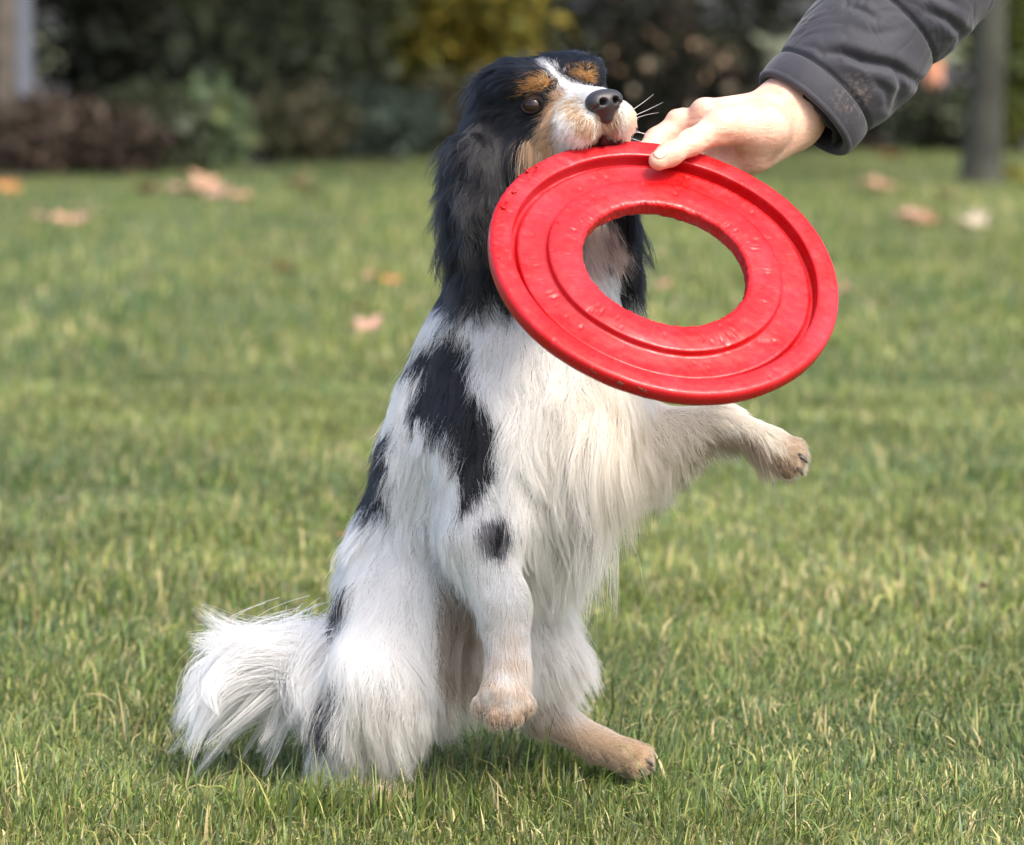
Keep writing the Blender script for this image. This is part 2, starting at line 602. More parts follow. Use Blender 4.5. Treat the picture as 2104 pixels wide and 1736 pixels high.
def build_background():
    M['leaf'] = mat_attr('foliage', 0.6, 0.25, 0.12)
    M['bark'] = mat_plain('bark', (0.085, 0.070, 0.055), 0.9, 0.4, 14, 0.8)
    M['bark_green'] = mat_plain('mossy_bark', (0.040, 0.041, 0.030), 0.9, 0.55, 5, 0.9)
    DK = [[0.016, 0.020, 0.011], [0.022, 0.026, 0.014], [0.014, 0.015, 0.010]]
    MID = [[0.080, 0.095, 0.048], [0.10, 0.12, 0.068], [0.060, 0.070, 0.036], [0.16, 0.18, 0.12]]
    OLV = [[0.125, 0.120, 0.064], [0.09, 0.098, 0.048], [0.14, 0.12, 0.075]]
    BRN = [[0.085, 0.062, 0.046], [0.062, 0.048, 0.036], [0.11, 0.085, 0.060]]
    PAL = [[0.19, 0.25, 0.13], [0.13, 0.19, 0.095], [0.27, 0.31, 0.13]]
    YEL = [[0.23, 0.185, 0.030], [0.17, 0.16, 0.032], [0.12, 0.125, 0.030], [0.26, 0.195, 0.028]]
    YG = [[0.16, 0.18, 0.03], [0.10, 0.12, 0.03], [0.06, 0.08, 0.025]]
    BLU = [[0.09, 0.12, 0.085], [0.125, 0.165, 0.115], [0.065, 0.085, 0.06]]
    MID, OLV, BRN, PAL, BLU, YG = [(np.array(q) * .85).tolist() for q in (MID, OLV, BRN, PAL, BLU, YG)]
    # tall evergreens closing the view
    k = 0
    labs = ['tall dark evergreen at the far left edge of the hedge line', 'tall dark evergreen behind the low brown bush',
            'tall dark evergreen behind the pale green shrub', 'tall dark evergreen left of the yellow bush',
            'tall dark evergreen behind the yellow bush', 'tall dark evergreen directly behind the dog\'s head',
            'tall dark evergreen behind the person\'s hand', 'tall dark evergreen behind the jacket sleeve',
            'tall dark evergreen at the far right edge of the hedge line']
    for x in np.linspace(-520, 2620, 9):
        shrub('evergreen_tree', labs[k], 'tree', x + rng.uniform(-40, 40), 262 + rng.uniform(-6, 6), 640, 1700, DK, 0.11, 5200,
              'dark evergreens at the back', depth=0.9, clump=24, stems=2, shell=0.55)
        k += 1
    shrub('bush', 'low brown leafy bush at the left edge of the lawn', 'bush', 90, 368, 480, 150, BRN, 0.06, 3400, clump=7)
    shrub('conifer', 'nearly black conifer standing behind the brown bush', 'tree', 235, 352, 190, 900, DK, 0.08, 5200, shell=0.6)
    shrub('shrub', 'dark green shrub between the black conifer and pale shrub', 'shrub', 305, 360, 200, 180, MID, 0.065, 1900, clump=8)
    shrub('shrub', 'pale green leafy shrub with yellowish leaves by the lawn edge', 'shrub', 425, 356, 135, 180, PAL, 0.085, 620, clump=5)
    shrub('tall_shrub', 'tall mixed green shrub rising behind the pale shrub', 'shrub', 500, 330, 560, 760, MID, 0.10, 4600, shell=0.4, clump=12)
    shrub('shrub', 'low olive brown shrub right of the pale green shrub', 'shrub', 610, 342, 210, 160, OLV, 0.06, 1700, clump=8)
    shrub('shrub', 'low bluish green shrub under the yellow bush', 'shrub', 770, 334, 250, 150, BLU, 0.065, 1700, clump=7)
    shrub('yellow_bush', 'golden yellow autumn bush left of the dog\'s head', 'bush', 885, 318, 430, 480, YEL, 0.09, 5200, lift=118, depth=0.5)
    shrub('shrub', 'dim olive green shrub behind the dog\'s ear', 'shrub', 960, 326, 260, 170, OLV, 0.06, 2000)
    shrub('shrub', 'dark shrub with light glints made as pale leaves behind the hand', 'shrub', 1370, 300, 420, 300,
          DK + DK + DK + [[0.03, 0.025, 0.02], [0.045, 0.03, 0.02]], 0.075, 2600, clump=5)
    dry = bpy.context.scene.collection.objects[-1].parent
    b = np.array(dry.location)
    V, F, C = leaf_cloud(46, (b[0], b[1] - 0.30, 0.40), (0.36, 0.10, 0.24), 0.075, [[0.34, 0.28, 0.20], [0.26, 0.19, 0.12], [0.30, 0.20, 0.12]], 1)  # pale leaf shapes stand in for light glinting through the dark planting
    mesh_np('glint_leaves', V, [F], M['leaf'], dry, smooth=False, cols=C)
    shrub('shrub', 'low dark shrub below the jacket sleeve', 'shrub', 1700, 312, 380, 150, DK + BRN, 0.07, 2400, clump=8)
    shrub('shrub', 'dark knee high shrub just left of the grey trunk', 'shrub', 1925, 318, 190, 128, DK + MID, 0.07, 1500, clump=8)
    shrub('shrub', 'yellow green shrub at the right edge behind the trunk', 'shrub', 2085, 318, 190, 360, YG, 0.07, 1800, clump=8)
    shrub('low_plant', 'low yellowish plant at the foot of the grey trunk', 'plant', 2080, 384, 110, 34, [[0.30, 0.28, 0.06], [0.20, 0.22, 0.05]], 0.05, 260, stems=3)
    tree('tree', 'slim grey green tree trunk near the right edge of the lawn', 2016, 384, 0.062, 6.5, MID, 2.6, 2.0, 9000, 0.11, 0.012, 'bark_green')
    tree('tree', 'dark tree trunk at the extreme left edge', 2, 362, 0.05, 5.5, DK, 2.2, 1.4, 4000, 0.11, 0.0, 'bark')
    # grey post and terracotta post glimpsed in the planting
    for nm, lb, x, yb, w, h, c, ct in (('post', 'pale blue grey post behind the brown bush at left', 48, 352, 44, 520, (0.10, 0.11, 0.135), 'post'),
                                       ('post', 'short terracotta coloured post right of the sleeve', 1917, 300, 30, 178, (0.36, 0.15, 0.08), 'post')):
        b = G(x, yb); s = (b[1] - CAMY) / FPX
        W = w * s / 2; H = h * s
        z = np.array([-0.05, H * .985, H]); ww = [1, 1, 0.8]
        V = np.array([(b[0] + sx * W * q, b[1] + sy * W * q, zz) for zz, q in zip(z, ww) for sx, sy in ((-1, -1), (1, -1), (1, 1), (-1, 1))])
        F = np.array([[i * 4 + j, i * 4 + (j + 1) % 4, i * 4 + 4 + (j + 1) % 4, i * 4 + 4 + j] for i in range(2) for j in range(4)] + [[8, 9, 10, 11]])
        o = mesh_np(nm, V, [F], mat_plain('post_paint', c, 0.7, 0.2, 8, 0.2), smooth=False)
        tag(o, lb, ct)


def leaf_mesh(name, size, curl, seed):
    r = np.random.default_rng(seed)
    # lobed outline
    n = 17
    V = [(0, 0, 0)]
    for i in range(n):
        t = i / n * 2 * math.pi
        lob = 0.72 + 0.28 * math.cos(5 * t) + r.uniform(-.08, .08)
        rr = size * 0.5 * lob * (1.15 - 0.15 * math.cos(t))
        x, y = rr * math.cos(t), 0.8 * rr * math.sin(t)
        z = curl * (abs(y) * 1.0 + 0.5 * max(0, x)) + r.uniform(0, .12) * size
        V.append((x, y, z))
    F = np.array([[0, 1 + i, 1 + (i + 1) % n] for i in range(n)])
    V = np.array(V)
    st, sf = tube([(-size * .45, 0, .004), (-size * .65, size * .04, .012), (-size * .85, size * .02, .02)], np.array([.014, .012, .010]) * size, 5)
    off = len(V)
    return np.concatenate([V, st]), [F] + [f + off for f in sf]


def build_fallen_leaves():
    tan = (0.42, 0.24, 0.15); org = (0.42, 0.17, 0.05); pk = (0.48, 0.28, 0.21); bn = (0.24, 0.12, 0.06); pale = (0.5, 0.42, 0.3)
    L = [(10, 383, .13, org, 'orange leaf at the lawn edge on the far left'),
         (300, 392, .10, bn, 'brown leaf left of the pinkish leaf pile'),
         (395, 392, .17, pk, 'largest pinkish brown leaf in the pile below the pale shrub'),
         (425, 378, .15, tan, 'upper tan leaf of the pile below the pale shrub'),
         (452, 397, .13, pk, 'right hand pink leaf of the pile below the pale shrub'),
         (500, 402, .10, tan, 'small tan leaf trailing right of the leaf pile'),
         (606, 380, .11, tan, 'dull tan leaf near the low olive shrub'),
         (640, 395, .09, bn, 'brown leaf just beyond the dull tan leaf'),
         (97, 446, .10, pk, 'single pale pink leaf at left on the blurred lawn'),
         (135, 452, .09, tan, 'tan leaf beside the pale pink leaf at left'),
         (172, 448, .10, pk, 'right hand leaf of the three at left'),
         (575, 549, .055, org, 'orange brown leaf halfway between tail and shrubs'),
         (600, 551, .045, bn, 'darker curl touching the orange brown leaf'),
         (768, 562, .06, tan, 'pale end of the leaf pair left of the ear'),
         (806, 572, .07, org, 'orange leaf of the pair left of the ear'),
         (737, 628, .055, bn, 'upright brown leaf above the pale curled leaf'),
         (762, 668, .07, pk, 'pale curled leaf left of the dog\'s neck'),
         (132, 1018, .022, pale, 'small pale leaf on the grass at middle left'),
         (712, 1090, .022, org, 'small orange leaf close behind the dog\'s back'),
         (1368, 582, .05, tan, 'faint tan leaf seen through the hole of the disc'),
         (1735, 588, .05, tan, 'tan leaf just right of the red disc'),
         (1822, 617, .05, pk, 'pinkish leaf on the grass right of the disc'),
         (1828, 322, .13, org, 'bright orange leaf at the bed edge under the sleeve'),
         (1800, 386, .12, tan, 'tan leaf on the shaded lawn left of the trunk'),
         (1948, 397, .12, pk, 'pinkish leaf lying just left of the grey trunk'),
         (1868, 449, .12, pk, 'large pink leaf on the lawn at right'),
         (1905, 452, .10, bn, 'brown leaf touching the large pink leaf at right'),
         (2010, 452, .11, pale, 'pale yellowish leaf on the lawn at far right'),
         (2018, 1192, .022, pk, 'small pinkish leaf on the grass at far right')]
    mats = {}
    for i, (x, y, s, c, lb) in enumerate(L):
        if c not in mats:
            mats[c] = mat_plain('dry_leaf', tuple(q * .78 for q in c), 0.7, 0.3, 60, 0.3)
        V, F = leaf_mesh('leaf', s, rng.uniform(0.15, 0.6), i)
        o = mesh_np('fallen_leaf', V, F, mats[c], smooth=False)
        g = G(x, y, 0.03)
        o.location = (g[0], g[1], 0.022)
        o.rotation_euler = (rng.uniform(-.25, .5), rng.uniform(-.3, .3), rng.uniform(0, 6.28))
        tag(o, lb, 'leaf', 'fallen autumn leaves')


# ================================================================== DISC
DN = nrm(np.array([0.2206, -0.70, 0.8225]))      # normal of the disc's face
DC = None
DR = 0.13295


def disc_pt(x, y, off=0.0):
    """point on the disc's face plane (moved off along its normal) seen at (x, y)"""
    r = ray(x, y)
    c = DC + DN * off
    return CAM + r * (((c - CAM) @ DN) / (r @ DN))


def build_disc():
    global DC
    # plane passes just under the dog's upper lip
    anchor = P(1236, 293, -0.066)
    r = ray(1368, 540.7)
    DC = CAM + r * (((anchor - CAM) @ DN) / (r @ DN))
    prof = [(0.475, -0.0015), (0.483, 0.0), (0.50, 0.0006), (0.56, 0.0012), (0.62, 0.0008), (0.662, 0.0), (0.666, -0.0004), (0.670, -0.0045), (0.675, -0.0052),
            (0.72, -0.0058), (0.77, -0.0062), (0.815, -0.0060), (0.832, -0.0058), (0.836, -0.007), (0.839, -0.0105), (0.868, -0.0108), (0.871, -0.006),
            (0.873, -0.0006), (0.877, 0.0), (0.92, 0.0005), (0.975, 0.0002), (0.987, -0.0003), (0.995, -0.0016), (1.0, -0.0045), (0.997, -0.0100), (0.985, -0.0128),
            (0.965, -0.0142), (0.90, -0.0148), (0.875, -0.0145), (0.862, -0.0138), (0.84, -0.0132), (0.70, -0.0105), (0.60, -0.0085), (0.53, -0.0090),
            (0.495, -0.0120), (0.478, -0.0118), (0.472, -0.0100)]
    # resample flat spans so dents have points to move
    pr = []
    for (a, za), (b, zb) in zip(prof, prof[1:] + prof[:1]):
        m = max(1, int(math.hypot((b - a) * DR, zb - za) / 0.0016))
        for i in range(m):
            pr.append((a + (b - a) * i / m, za + (zb - za) * i / m))
    pr = np.array(pr)
    NS = 560
    th = np.arange(NS) / NS * 2 * math.pi
    e1 = nrm(np.cross(np.array([0, 0, 1.0]), DN)); e2 = np.cross(DN, e1)
    rr = pr[:, 0][:, None] * DR * np.ones(NS); zz = pr[:, 1][:, None] * np.ones(NS)
    TH = th[None, :] * np.ones((len(pr), 1))
    lp = np.stack([rr * np.cos(TH), rr * np.sin(TH), zz], -1)
    # slight warp and wear
    zz = zz + 0.0009 * np.sin(2 * TH + 0.7) + 0.0005 * np.sin(5 * TH)
    wear = noise3(lp, 700, 2) * 0.00003 + noise3(lp, 160, 4) * 0.00018
    zz = zz + wear
    # tooth dents on the face
    for i in range(80):
        a = rng.uniform(0, 2 * math.pi); q = rng.choice([rng.uniform(0.49, 0.66), rng.uniform(0.69, 0.83), rng.uniform(0.88, 0.99)], p=[.55, .25, .2]) * DR
        s = rng.uniform(0.0007, 0.0016); dp = rng.uniform(0.0004, 0.0012)
        d2 = (lp[..., 0] - q * math.cos(a)) ** 2 + (lp[..., 1] - q * math.sin(a)) ** 2
        g = np.exp(-d2 / (s * s)) * (lp[..., 2] > -0.010)
        ring = np.exp(-(np.sqrt(d2) - 1.8 * s) ** 2 / (0.6 * s) ** 2) * (lp[..., 2] > -0.010)
        zz = zz - dp * g + 0.15 * dp * ring
    for i in range(16):
        a = rng.uniform(0, 2 * math.pi); q = rng.uniform(0.50, 0.97) * DR; hd = rng.uniform(0, 6.28)
        cx, cy = q * math.cos(a), q * math.sin(a)
        for j in range(rng.integers(2, 6)):
            x_ = cx + math.cos(hd) * j * .0032 + rng.normal(0, .0006); y_ = cy + math.sin(hd) * j * .0032 + rng.normal(0, .0006)
            ux, uy = math.cos(hd + 1.4), math.sin(hd + 1.4)
            dx_, dy_ = lp[..., 0] - x_, lp[..., 1] - y_
            e_ = ((dx_ * ux + dy_ * uy) / .0026) ** 2 + ((-dx_ * uy + dy_ * ux) / .0009) ** 2
            zz = zz - rng.uniform(.0004, .0011) * np.exp(-e_) * (lp[..., 2] > -0.010)
    # chewed rim by the mouth (upper left)
    ang0 = math.atan2((disc_pt(1040, 380) - DC) @ e2, (disc_pt(1040, 380) - DC) @ e1)
    da = np.abs((TH - ang0 + math.pi) % (2 * math.pi) - math.pi)
    ch = np.exp(-(da / 0.38) ** 2) * np.clip((rr / DR - 0.86) / 0.12, 0, 1)
    zz = zz + ch * 0.0011 * noise3(lp, 1500, 7)
    rr = rr + ch * 0.0010 * noise3(lp, 1300, 8)
    hol = np.clip((0.50 - rr / DR) / 0.03, 0, 1)
    rr = rr + hol * (0.0006 * noise3(lp, 260, 12) + 0.0005 * noise3(lp, 800, 13))
    zz = zz + hol * 0.0006 * noise3(lp, 600, 14)
    V = DC + e1 * (rr * np.cos(TH))[..., None] + e2 * (rr * np.sin(TH))[..., None] + DN * zz[..., None]
    n = len(pr)
    I = np.arange(n)[:, None]; J = np.arange(NS)[None, :]
    F = np.stack([I * NS + J, ((I + 1) % n) * NS + J, ((I + 1) % n) * NS + (J + 1) % NS, I * NS + (J + 1) % NS], -1).reshape(-1, 4)
    k = Nodes('red_rubber')
    n1 = k.noise(15, 4, 0.6); n2 = k.noise(520, 4, 0.6); n3 = k.noise(150, 7, 0.75)
    pk = k.ramp(n1.outputs[0], [(0.40, (0, 0, 0)), (0.64, (1, 1, 1))])
    c1 = k.mix(pk.outputs[0], (0.40, 0.0025, 0.0035), (0.43, 0.018, 0.026))
    sp = k.ramp(n3.outputs[0], [(0.60, (0, 0, 0)), (0.74, (1, 1, 1))])
    sc2 = k.new('ShaderNodeMath', operation='MULTIPLY'); sc2.inputs[1].default_value = 0.40
    k.l.new(sp.outputs[0], sc2.inputs[0])
    c2 = k.mix(sc2.outputs[0], c1, (0.55, 0.10, 0.10))
    k.l.new(c2, k.b.inputs['Base Color'])
    rg = k.ramp(n3.outputs[0], [(0.35, (0.20,) * 3), (0.65, (0.48,) * 3)])
    k.l.new(rg.outputs[0], k.b.inputs['Roughness'])
    k.b.inputs['Specular IOR Level'].default_value = 0.32
    b1 = k.bump(n2.outputs[0], 0.12, 0.0005)
    k.bump(n3.outputs[0], 0.18, 0.0010, b1)
    root = empty('flying_disc', tuple(DC))
    mesh_np('ring', V.reshape(-1, 3), [F], k.m, root)
    # chewed-off crumbs along the rim, hole and face
    cv, cf = [], []
    dirt_v, dirt_f = [], []

    def crumb(p, s, vv, ff):
        o = len(vv)
        q = rng.uniform(0.5, 1.3, 3) * s
        R = np.array(Matrix.Rotation(rng.uniform(0, 6), 3, Vector(nrm(rng.normal(size=3)))))
        for d in ((1, 0, 0), (-1, 0, 0), (0, 1, 0), (0, -1, 0), (0, 0, 1), (0, 0, -1)):
            vv.append(p + R @ (np.array(d) * q))
        for a in (0, 1):
            for b in (2, 3):
                for c in (4, 5):
                    ff.append([o + a, o + b, o + c] if (a + b + c) % 2 == 0 else [o + a, o + c, o + b])

    for i in range(70):
        a = ang0 + rng.normal(0, 0.22)
        q = DR * rng.uniform(0.93, 1.0)
        z = 0.0008 if q < DR * 0.98 else -0.003
        crumb(DC + e1 * q * math.cos(a) + e2 * q * math.sin(a) + DN * z, rng.lognormal(-7.2, .45), cv, cf)
    for i in range(130):
        a = rng.uniform(0, 6.283); q = DR * rng.choice([0.476, 0.484, rng.uniform(0.5, 0.65), 0.99])
        z = 0.0004 if q < DR * .98 else -0.002
        crumb(DC + e1 * q * math.cos(a) + e2 * q * math.sin(a) + DN * z, rng.uniform(0.0003, 0.0009), cv, cf)
    o = mesh_np('chewed_crumbs', np.array(cv), [np.array(cf)], k.m, root, smooth=False)
    o['kind'] = 'stuff'
    for (x, y, s) in ((1222, 763, .0013), (1274, 782, .0015), (1278, 779, .001), (1318, 797, .0014), (1210, 757, .0008), (1262, 777, .0007), (1325, 801, .001)):
        for j in range(4):
            q = disc_pt(x + rng.normal(0, 4), y, 0) - DC
            crumb(DC + nrm(q) * DR * 0.998 + DN * (-0.0035 + rng.normal(0, .001)), s * 0.8, dirt_v, dirt_f)
    o = mesh_np('mud_specks', np.array(dirt_v), [np.array(dirt_f)], mat_plain('mud', (0.10, 0.06, 0.035), 0.9, 0.3, 300), root)
    o['kind'] = 'stuff'
    tag(root, 'chewed red rubber flying ring held between dog and hand', 'flying disc')


# ================================================================== PERSON
def build_person():
    base = disc_pt(1625, 215, -0.01)
    root = empty('person', tuple(base))
    # hand
    YW = base[1]

    def back(x, y, off):
        return disc_pt(x, y, -off)

    wr = P(1628, 222, YW + 0.004)
    AX = nrm(np.array([0.66, 0.26, 0.70]))
    pts = [wr]
    f = Field(wr - np.array([0.155, 0.16, 0.115]), wr + np.array([0.10, 0.12, 0.11]), 0.0011)
    k = 0.010
    # forearm
    f.cap(wr, wr + AX * 0.16, 0.0235, 0.029, k)
    ax2 = nrm(np.cross(AX, np.array([0, -1.0, 0])))
    f.cap(wr + ax2 * 0.006, wr - ax2 * 0.006, 0.0225, 0.0225, k)
    MC = {'index': back(1452, 247, .010), 'middle': back(1462, 278, .024), 'ring': back(1483, 310, .030), 'pinky': back(1515, 335, .030)}
    for nm, r1, r2 in (('index', .0185, .0135), ('middle', .019, .0145), ('ring', .018, .014), ('pinky', .016, .0125)):
        f.cap(wr - AX * 0.006, MC[nm], r1, r2, 0.014)
    # palm heel and thumb ball
    f.cap(P(1630, 262, YW + .004), back(1556, 322, .016), .016, .0125, 0.014)
    th0 = disc_pt(1570, 262, .006); th1 = disc_pt(1478, 262, .013); th2 = disc_pt(1418, 293, .0125); th3 = disc_pt(1353, 330, .0088)
    f.cap(wr - AX * 0.01, th0, .017, .0175, 0.014)
    f.cap(th0, th1, .0180, .0128, 0.012)
    f.cap(th1, th2, .0118, .0094, 0.006)
    f.cap(th2, th3, .0098, .0076, 0.005)
    f.ell((th2 * 0.35 + th3 * 0.65), np.eye(3), (.0098, .0095, .0092), 0.005)
    # fingers closing on the back of the disc
    FG = {'index': [(1398, 254, .020), (1349, 287, .026), (1318, 322, .0265)],
          'middle': [(1402, 285, .034), (1350, 322, .030), (1322, 360, .0265)],
          'ring': [(1425, 322, .037), (1380, 355, .030), (1352, 388, .0260)],
          'pinky': [(1468, 352, .034), (1432, 376, .028), (1408, 398, .0250)]}
    for nm, seq in FG.items():
        q = [MC[nm]] + [back(*s) for s in seq]
        rr = {'index': (.0125, .0098, .0088, .0074), 'middle': (.013, .0100, .0090, .0076), 'ring': (.0125, .0094, .0085, .0072), 'pinky': (.0112, .0084, .0076, .0066)}[nm]
        for i in range(3):
            f.cap(q[i], q[i + 1], rr[i], rr[i + 1], 0.0045)
    tn = nrm(DN + np.array([0, -.4, .3])); ts_ = nrm(np.cross(th3 - th2, tn))
    for o_, dp in ((-.0035, .0010), (0.0, .0013), (.0032, .0010), (.006, .0007)):
        c_ = th2 + nrm(th3 - th2) * o_ + tn * .0098
        f.cap(c_ - ts_ * .0055, c_ + ts_ * .0055, dp * .8, dp * .8, 0.0022, sub=True)
    for o_ in (-.004, .0, .004):
        c_ = th1 + nrm(th2 - th1) * o_ + tn * .0125
        f.cap(c_ - ts_ * .007, c_ + ts_ * .006, .0007, .0007, 0.0025, sub=True)
    f.cap(th1 + tn * .0045, wr - AX * .004 + tn * .012, .0095, .0095, 0.010)
    up_ = nrm(np.array([-.25, -.35, .9]))
    for nm, h_ in (('index', .012), ('middle', .010)):
        f.cap(wr - AX * .012 + up_ * .016, MC[nm] + up_ * h_, .0035, .0040, 0.010)
        f.ell(MC[nm] + up_ * (h_ - .003), np.eye(3), (.0085, .0085, .0075), 0.006)
    kp = back(1398, 254, .020)
    f.ell(kp + up_ * .004, np.eye(3), (.0095, .0090, .0085), 0.004)
    for o_ in (-.0025, .0008, .004):
        c_ = kp + nrm(back(1349, 287, .026) - kp) * o_ + up_ * .0128
        f.cap(c_ - np.array([0, .005, 0]), c_ + np.array([0, .005, 0]), .0007, .0007, .002, sub=True)
    # folds of the thumb ball
    f.cap(disc_pt(1505, 292, .022), disc_pt(1548, 262, .027), .0016, .0012, 0.004, sub=True)
    f.cap(disc_pt(1490, 262, .029), disc_pt(1512, 288, .026), .0012, .0010, 0.004, sub=True)
    # crease between thumb and palm
    f.cap(disc_pt(1500, 290, .016), disc_pt(1440, 300, .024), .0025, .002, 0.006, sub=True)
    V, F = f.surface()
    V = relax(V, F, 2)
    kk = Nodes('skin')
    n1 = kk.noise(60, 5); n2 = kk.noise(900, 3, 0.6); n3 = kk.noise(130, 5, .65, stretch=(1, 1, 2.2))
    r = kk.ramp(n1.outputs[0], [(0.25, (0.50, 0.25, 0.175)), (0.5, (0.62, 0.37, 0.27)), (0.75, (0.68, 0.45, 0.34))])
    kk.l.new(r.outputs[0], kk.b.inputs['Base Color'])
    kk.b.inputs['Roughness'].default_value = 0.5
    kk.b.inputs['Subsurface Weight'].default_value = 0.25
    kk.b.inputs['Subsurface Radius'].default_value = (0.006, 0.002, 0.001)
    kk.b.inputs['Subsurface Scale'].default_value = 1.0
    b1 = kk.bump(n2.outputs[0], 0.25, 0.0006)
    vo = kk.new('ShaderNodeTexVoronoi', feature='DISTANCE_TO_EDGE')
    vo.inputs['Scale'].default_value = 620
    kk.l.new(kk.new('ShaderNodeTexCoord').outputs['Object'], vo.inputs['Vector'])
    b2 = kk.bump(vo.outputs['Distance'], 0.25, 0.0008, b1)
    kk.bump(n3.outputs[0], 0.55, 0.0018, b2)
    hand = mesh_np('hand', V, [F], kk.m, root)
    # thumbnail
    tdir = nrm(th3 - th2)
    nn = nrm(DN * 0.75 + np.array([0, -0.3, .5]))
    nn = nrm(nn - tdir * (nn @ tdir)); sd = np.cross(tdir, nn)
    Vn = []
    nu, nv = 11, 9
    cen = th3 - tdir * 0.0015
    for i in range(nu):
        for j in range(nv):
            u = i / (nu - 1) * 2 - 1; v = j / (nv - 1) * 2 - 1
            # rounded outline
            su = u * math.sqrt(1 - 0.35 * v * v); sv = v * math.sqrt(1 - 0.40 * u * u)
            p = cen + tdir * (su * 0.0060) + sd * (sv * 0.0048) + nn * 0.016
            q0 = p.copy()
            for _ in range(40):
                dd = float(f.sample(p[None])[0])
                if dd < 0.0001: break
                p = p - nn * max(dd * 0.8, 0.0001)
            if np.linalg.norm(p - q0) > 0.0125: p = q0 - nn * 0.0105
            Vn.append(p + nn * (0.00045 - 0.0004 * max(u * u, v * v) ** 3))
    Fn = np.array([[i * nv + j, i * nv + j + 1, (i + 1) * nv + j + 1, (i + 1) * nv + j] for i in range(nu - 1) for j in range(nv - 1)])
    Vn = np.array(Vn)
    if np.cross(Vn[Fn[0, 1]] - Vn[Fn[0, 0]], Vn[Fn[0, 2]] - Vn[Fn[0, 0]]) @ nn < 0: Fn = Fn[:, ::-1]
    nail = mesh_np('thumbnail', np.array(Vn), [Fn], mat_plain('nail', (0.66, 0.40, 0.31), 0.4, 0.05, 200), hand)
    sol = nail.modifiers.new('thick', 'SOLIDIFY'); sol.thickness = 0.0006; sol.offset = -1
    # sleeve
    c0 = P(1650, 236, YW + 0.006)
    A = nrm(np.array([0.655, 0.30, 0.695]))
    U1 = nrm(np.cross(A, np.array([0, 1.0, 0])))       # across, in the picture plane
    U2 = np.cross(U1, A)
    NS = 260
    th = np.arange(NS) / NS * 2 * math.pi
    seams = [0.026, 0.104, 0.19, 0.28, 0.37]
    s_out = np.concatenate([np.linspace(0.0, 0.42, 330)])
    prof = [(0.045, 0.0345), (0.03, 0.0350), (0.015, 0.0358), (0.006, 0.0372), (0.0015, 0.0392), (-0.0006, 0.0416), (-0.0002, 0.0438), (0.0025, 0.0456)]
    S = np.concatenate([[p[0] for p in prof], s_out[3:]])
    inner = len(prof)
    R = []
    for i, s in enumerate(S):
        if i < inner:
            R.append(prof[i][1]); continue
        ed = [0.0] + seams + [0.46]
        j = max(q for q in range(len(ed)) if ed[q] <= s + 1e-9)
        a, b = ed[j], ed[min(j + 1, len(ed) - 1)]
        t = (s - a) / (b - a)
        puff = (math.sin(math.pi * min(max(t, 0), 1))) ** 0.55
        base_r = 0.0452 + 0.010 * min(s / 0.3, 1)
        R.append(base_r - 0.0022 + (0.0028 if j == 0 else 0.0052) * puff)
    R = np.array(R)[:, None] * np.ones(NS)
    SS = S[:, None] * np.ones(NS); TT = th[None, :] * np.ones((len(S), 1))
    out = (np.arange(len(S)) >= inner)[:, None]
    # folds: long soft ridges, deeper on the underside, pinched near the seams
    sw = SS + 0.010 * np.sin(TT * 2 + 1.0) + 0.006 * np.sin(TT * 5 + SS * 60)
    p3 = np.stack([np.cos(TT) * 1.1, np.sin(TT) * 1.1, SS * 26], -1)
    f1 = noise3(p3, 1.5, 3); f2 = noise3(p3 * np.array([1, 1, .6]) + f1[..., None] * 0.6, 3.6, 5)
    under = 0.45 + 0.55 * (0.5 - 0.5 * np.cos(TT - math.pi * 1.0)) ** 1.2
    pan = np.clip(np.minimum.reduce([np.abs(SS - q) for q in seams]) / 0.012, 0, 1)
    cuff = np.clip((SS - 0.022) / 0.02, 0.12, 1)
    disp = (0.0013 * f1 - 0.0011 * np.clip(1 - np.abs(f2) * 1.8, 0, 1) ** 1.5 * under) * (0.35 + 0.65 * pan) * cuff
    gather = 0.00022 * np.sin(TT * 26 + 2 * np.sin(TT * 3)) * np.exp(-(np.minimum.reduce([np.abs(SS - q) for q in seams]) / 0.010) ** 2) * cuff
    # creases where the cloth bunches: lines across the side that faces the lens, deep with a soft roll below
    base_v = c0 + A * SS[..., None] + U1 * (R * np.cos(TT))[..., None] * 1.03 + U2 * (R * np.sin(TT))[..., None] * 0.94
    rel = base_v - CAM
    zc = rel[..., 1] * CP - rel[..., 2] * SP
    px = 1052 + FPX * rel[..., 0] / zc
    py = 868 - FPX * (rel[..., 1] * SP + rel[..., 2] * CP) / zc
    facing = np.clip((U2[1] * np.sin(TT) + U1[1] * np.cos(TT)) * -2.5 + 0.3, 0, 1)
    for line, dep, wid, roll in (([(1690, 112), (1730, 106), (1775, 124), (1835, 136), (1885, 168)], .0062, 9, .0042),
                                 ([(1640, 92), (1672, 96), (1690, 108)], .0016, 6, .001),
                                 ([(1742, 12), (1772, 20), (1800, 36)], .0024, 7, .0014),
                                 ([(1760, 60), (1800, 70), (1850, 60)], .0012, 10, .001),
                                 ([(1838, 140), (1850, 180), (1838, 225)], .0030, 9, .002),
                                 ([(1790, 160), (1818, 185), (1822, 220)], .0018, 8, .0014),
                                 ([(1905, 22), (1945, 38), (1976, 66), (1972, 90)], .0040, 8, .0028),
                                 ([(1880, -30), (1930, -12), (1960, 8)], .0028, 9, .002),
                                 ([(1700, 190), (1725, 215), (1735, 245)], .0010, 7, .0008)):
        d = np.full(px.shape, 1e9); sg_ = np.zeros(px.shape); tt = np.zeros(px.shape)
        nseg = len(line) - 1
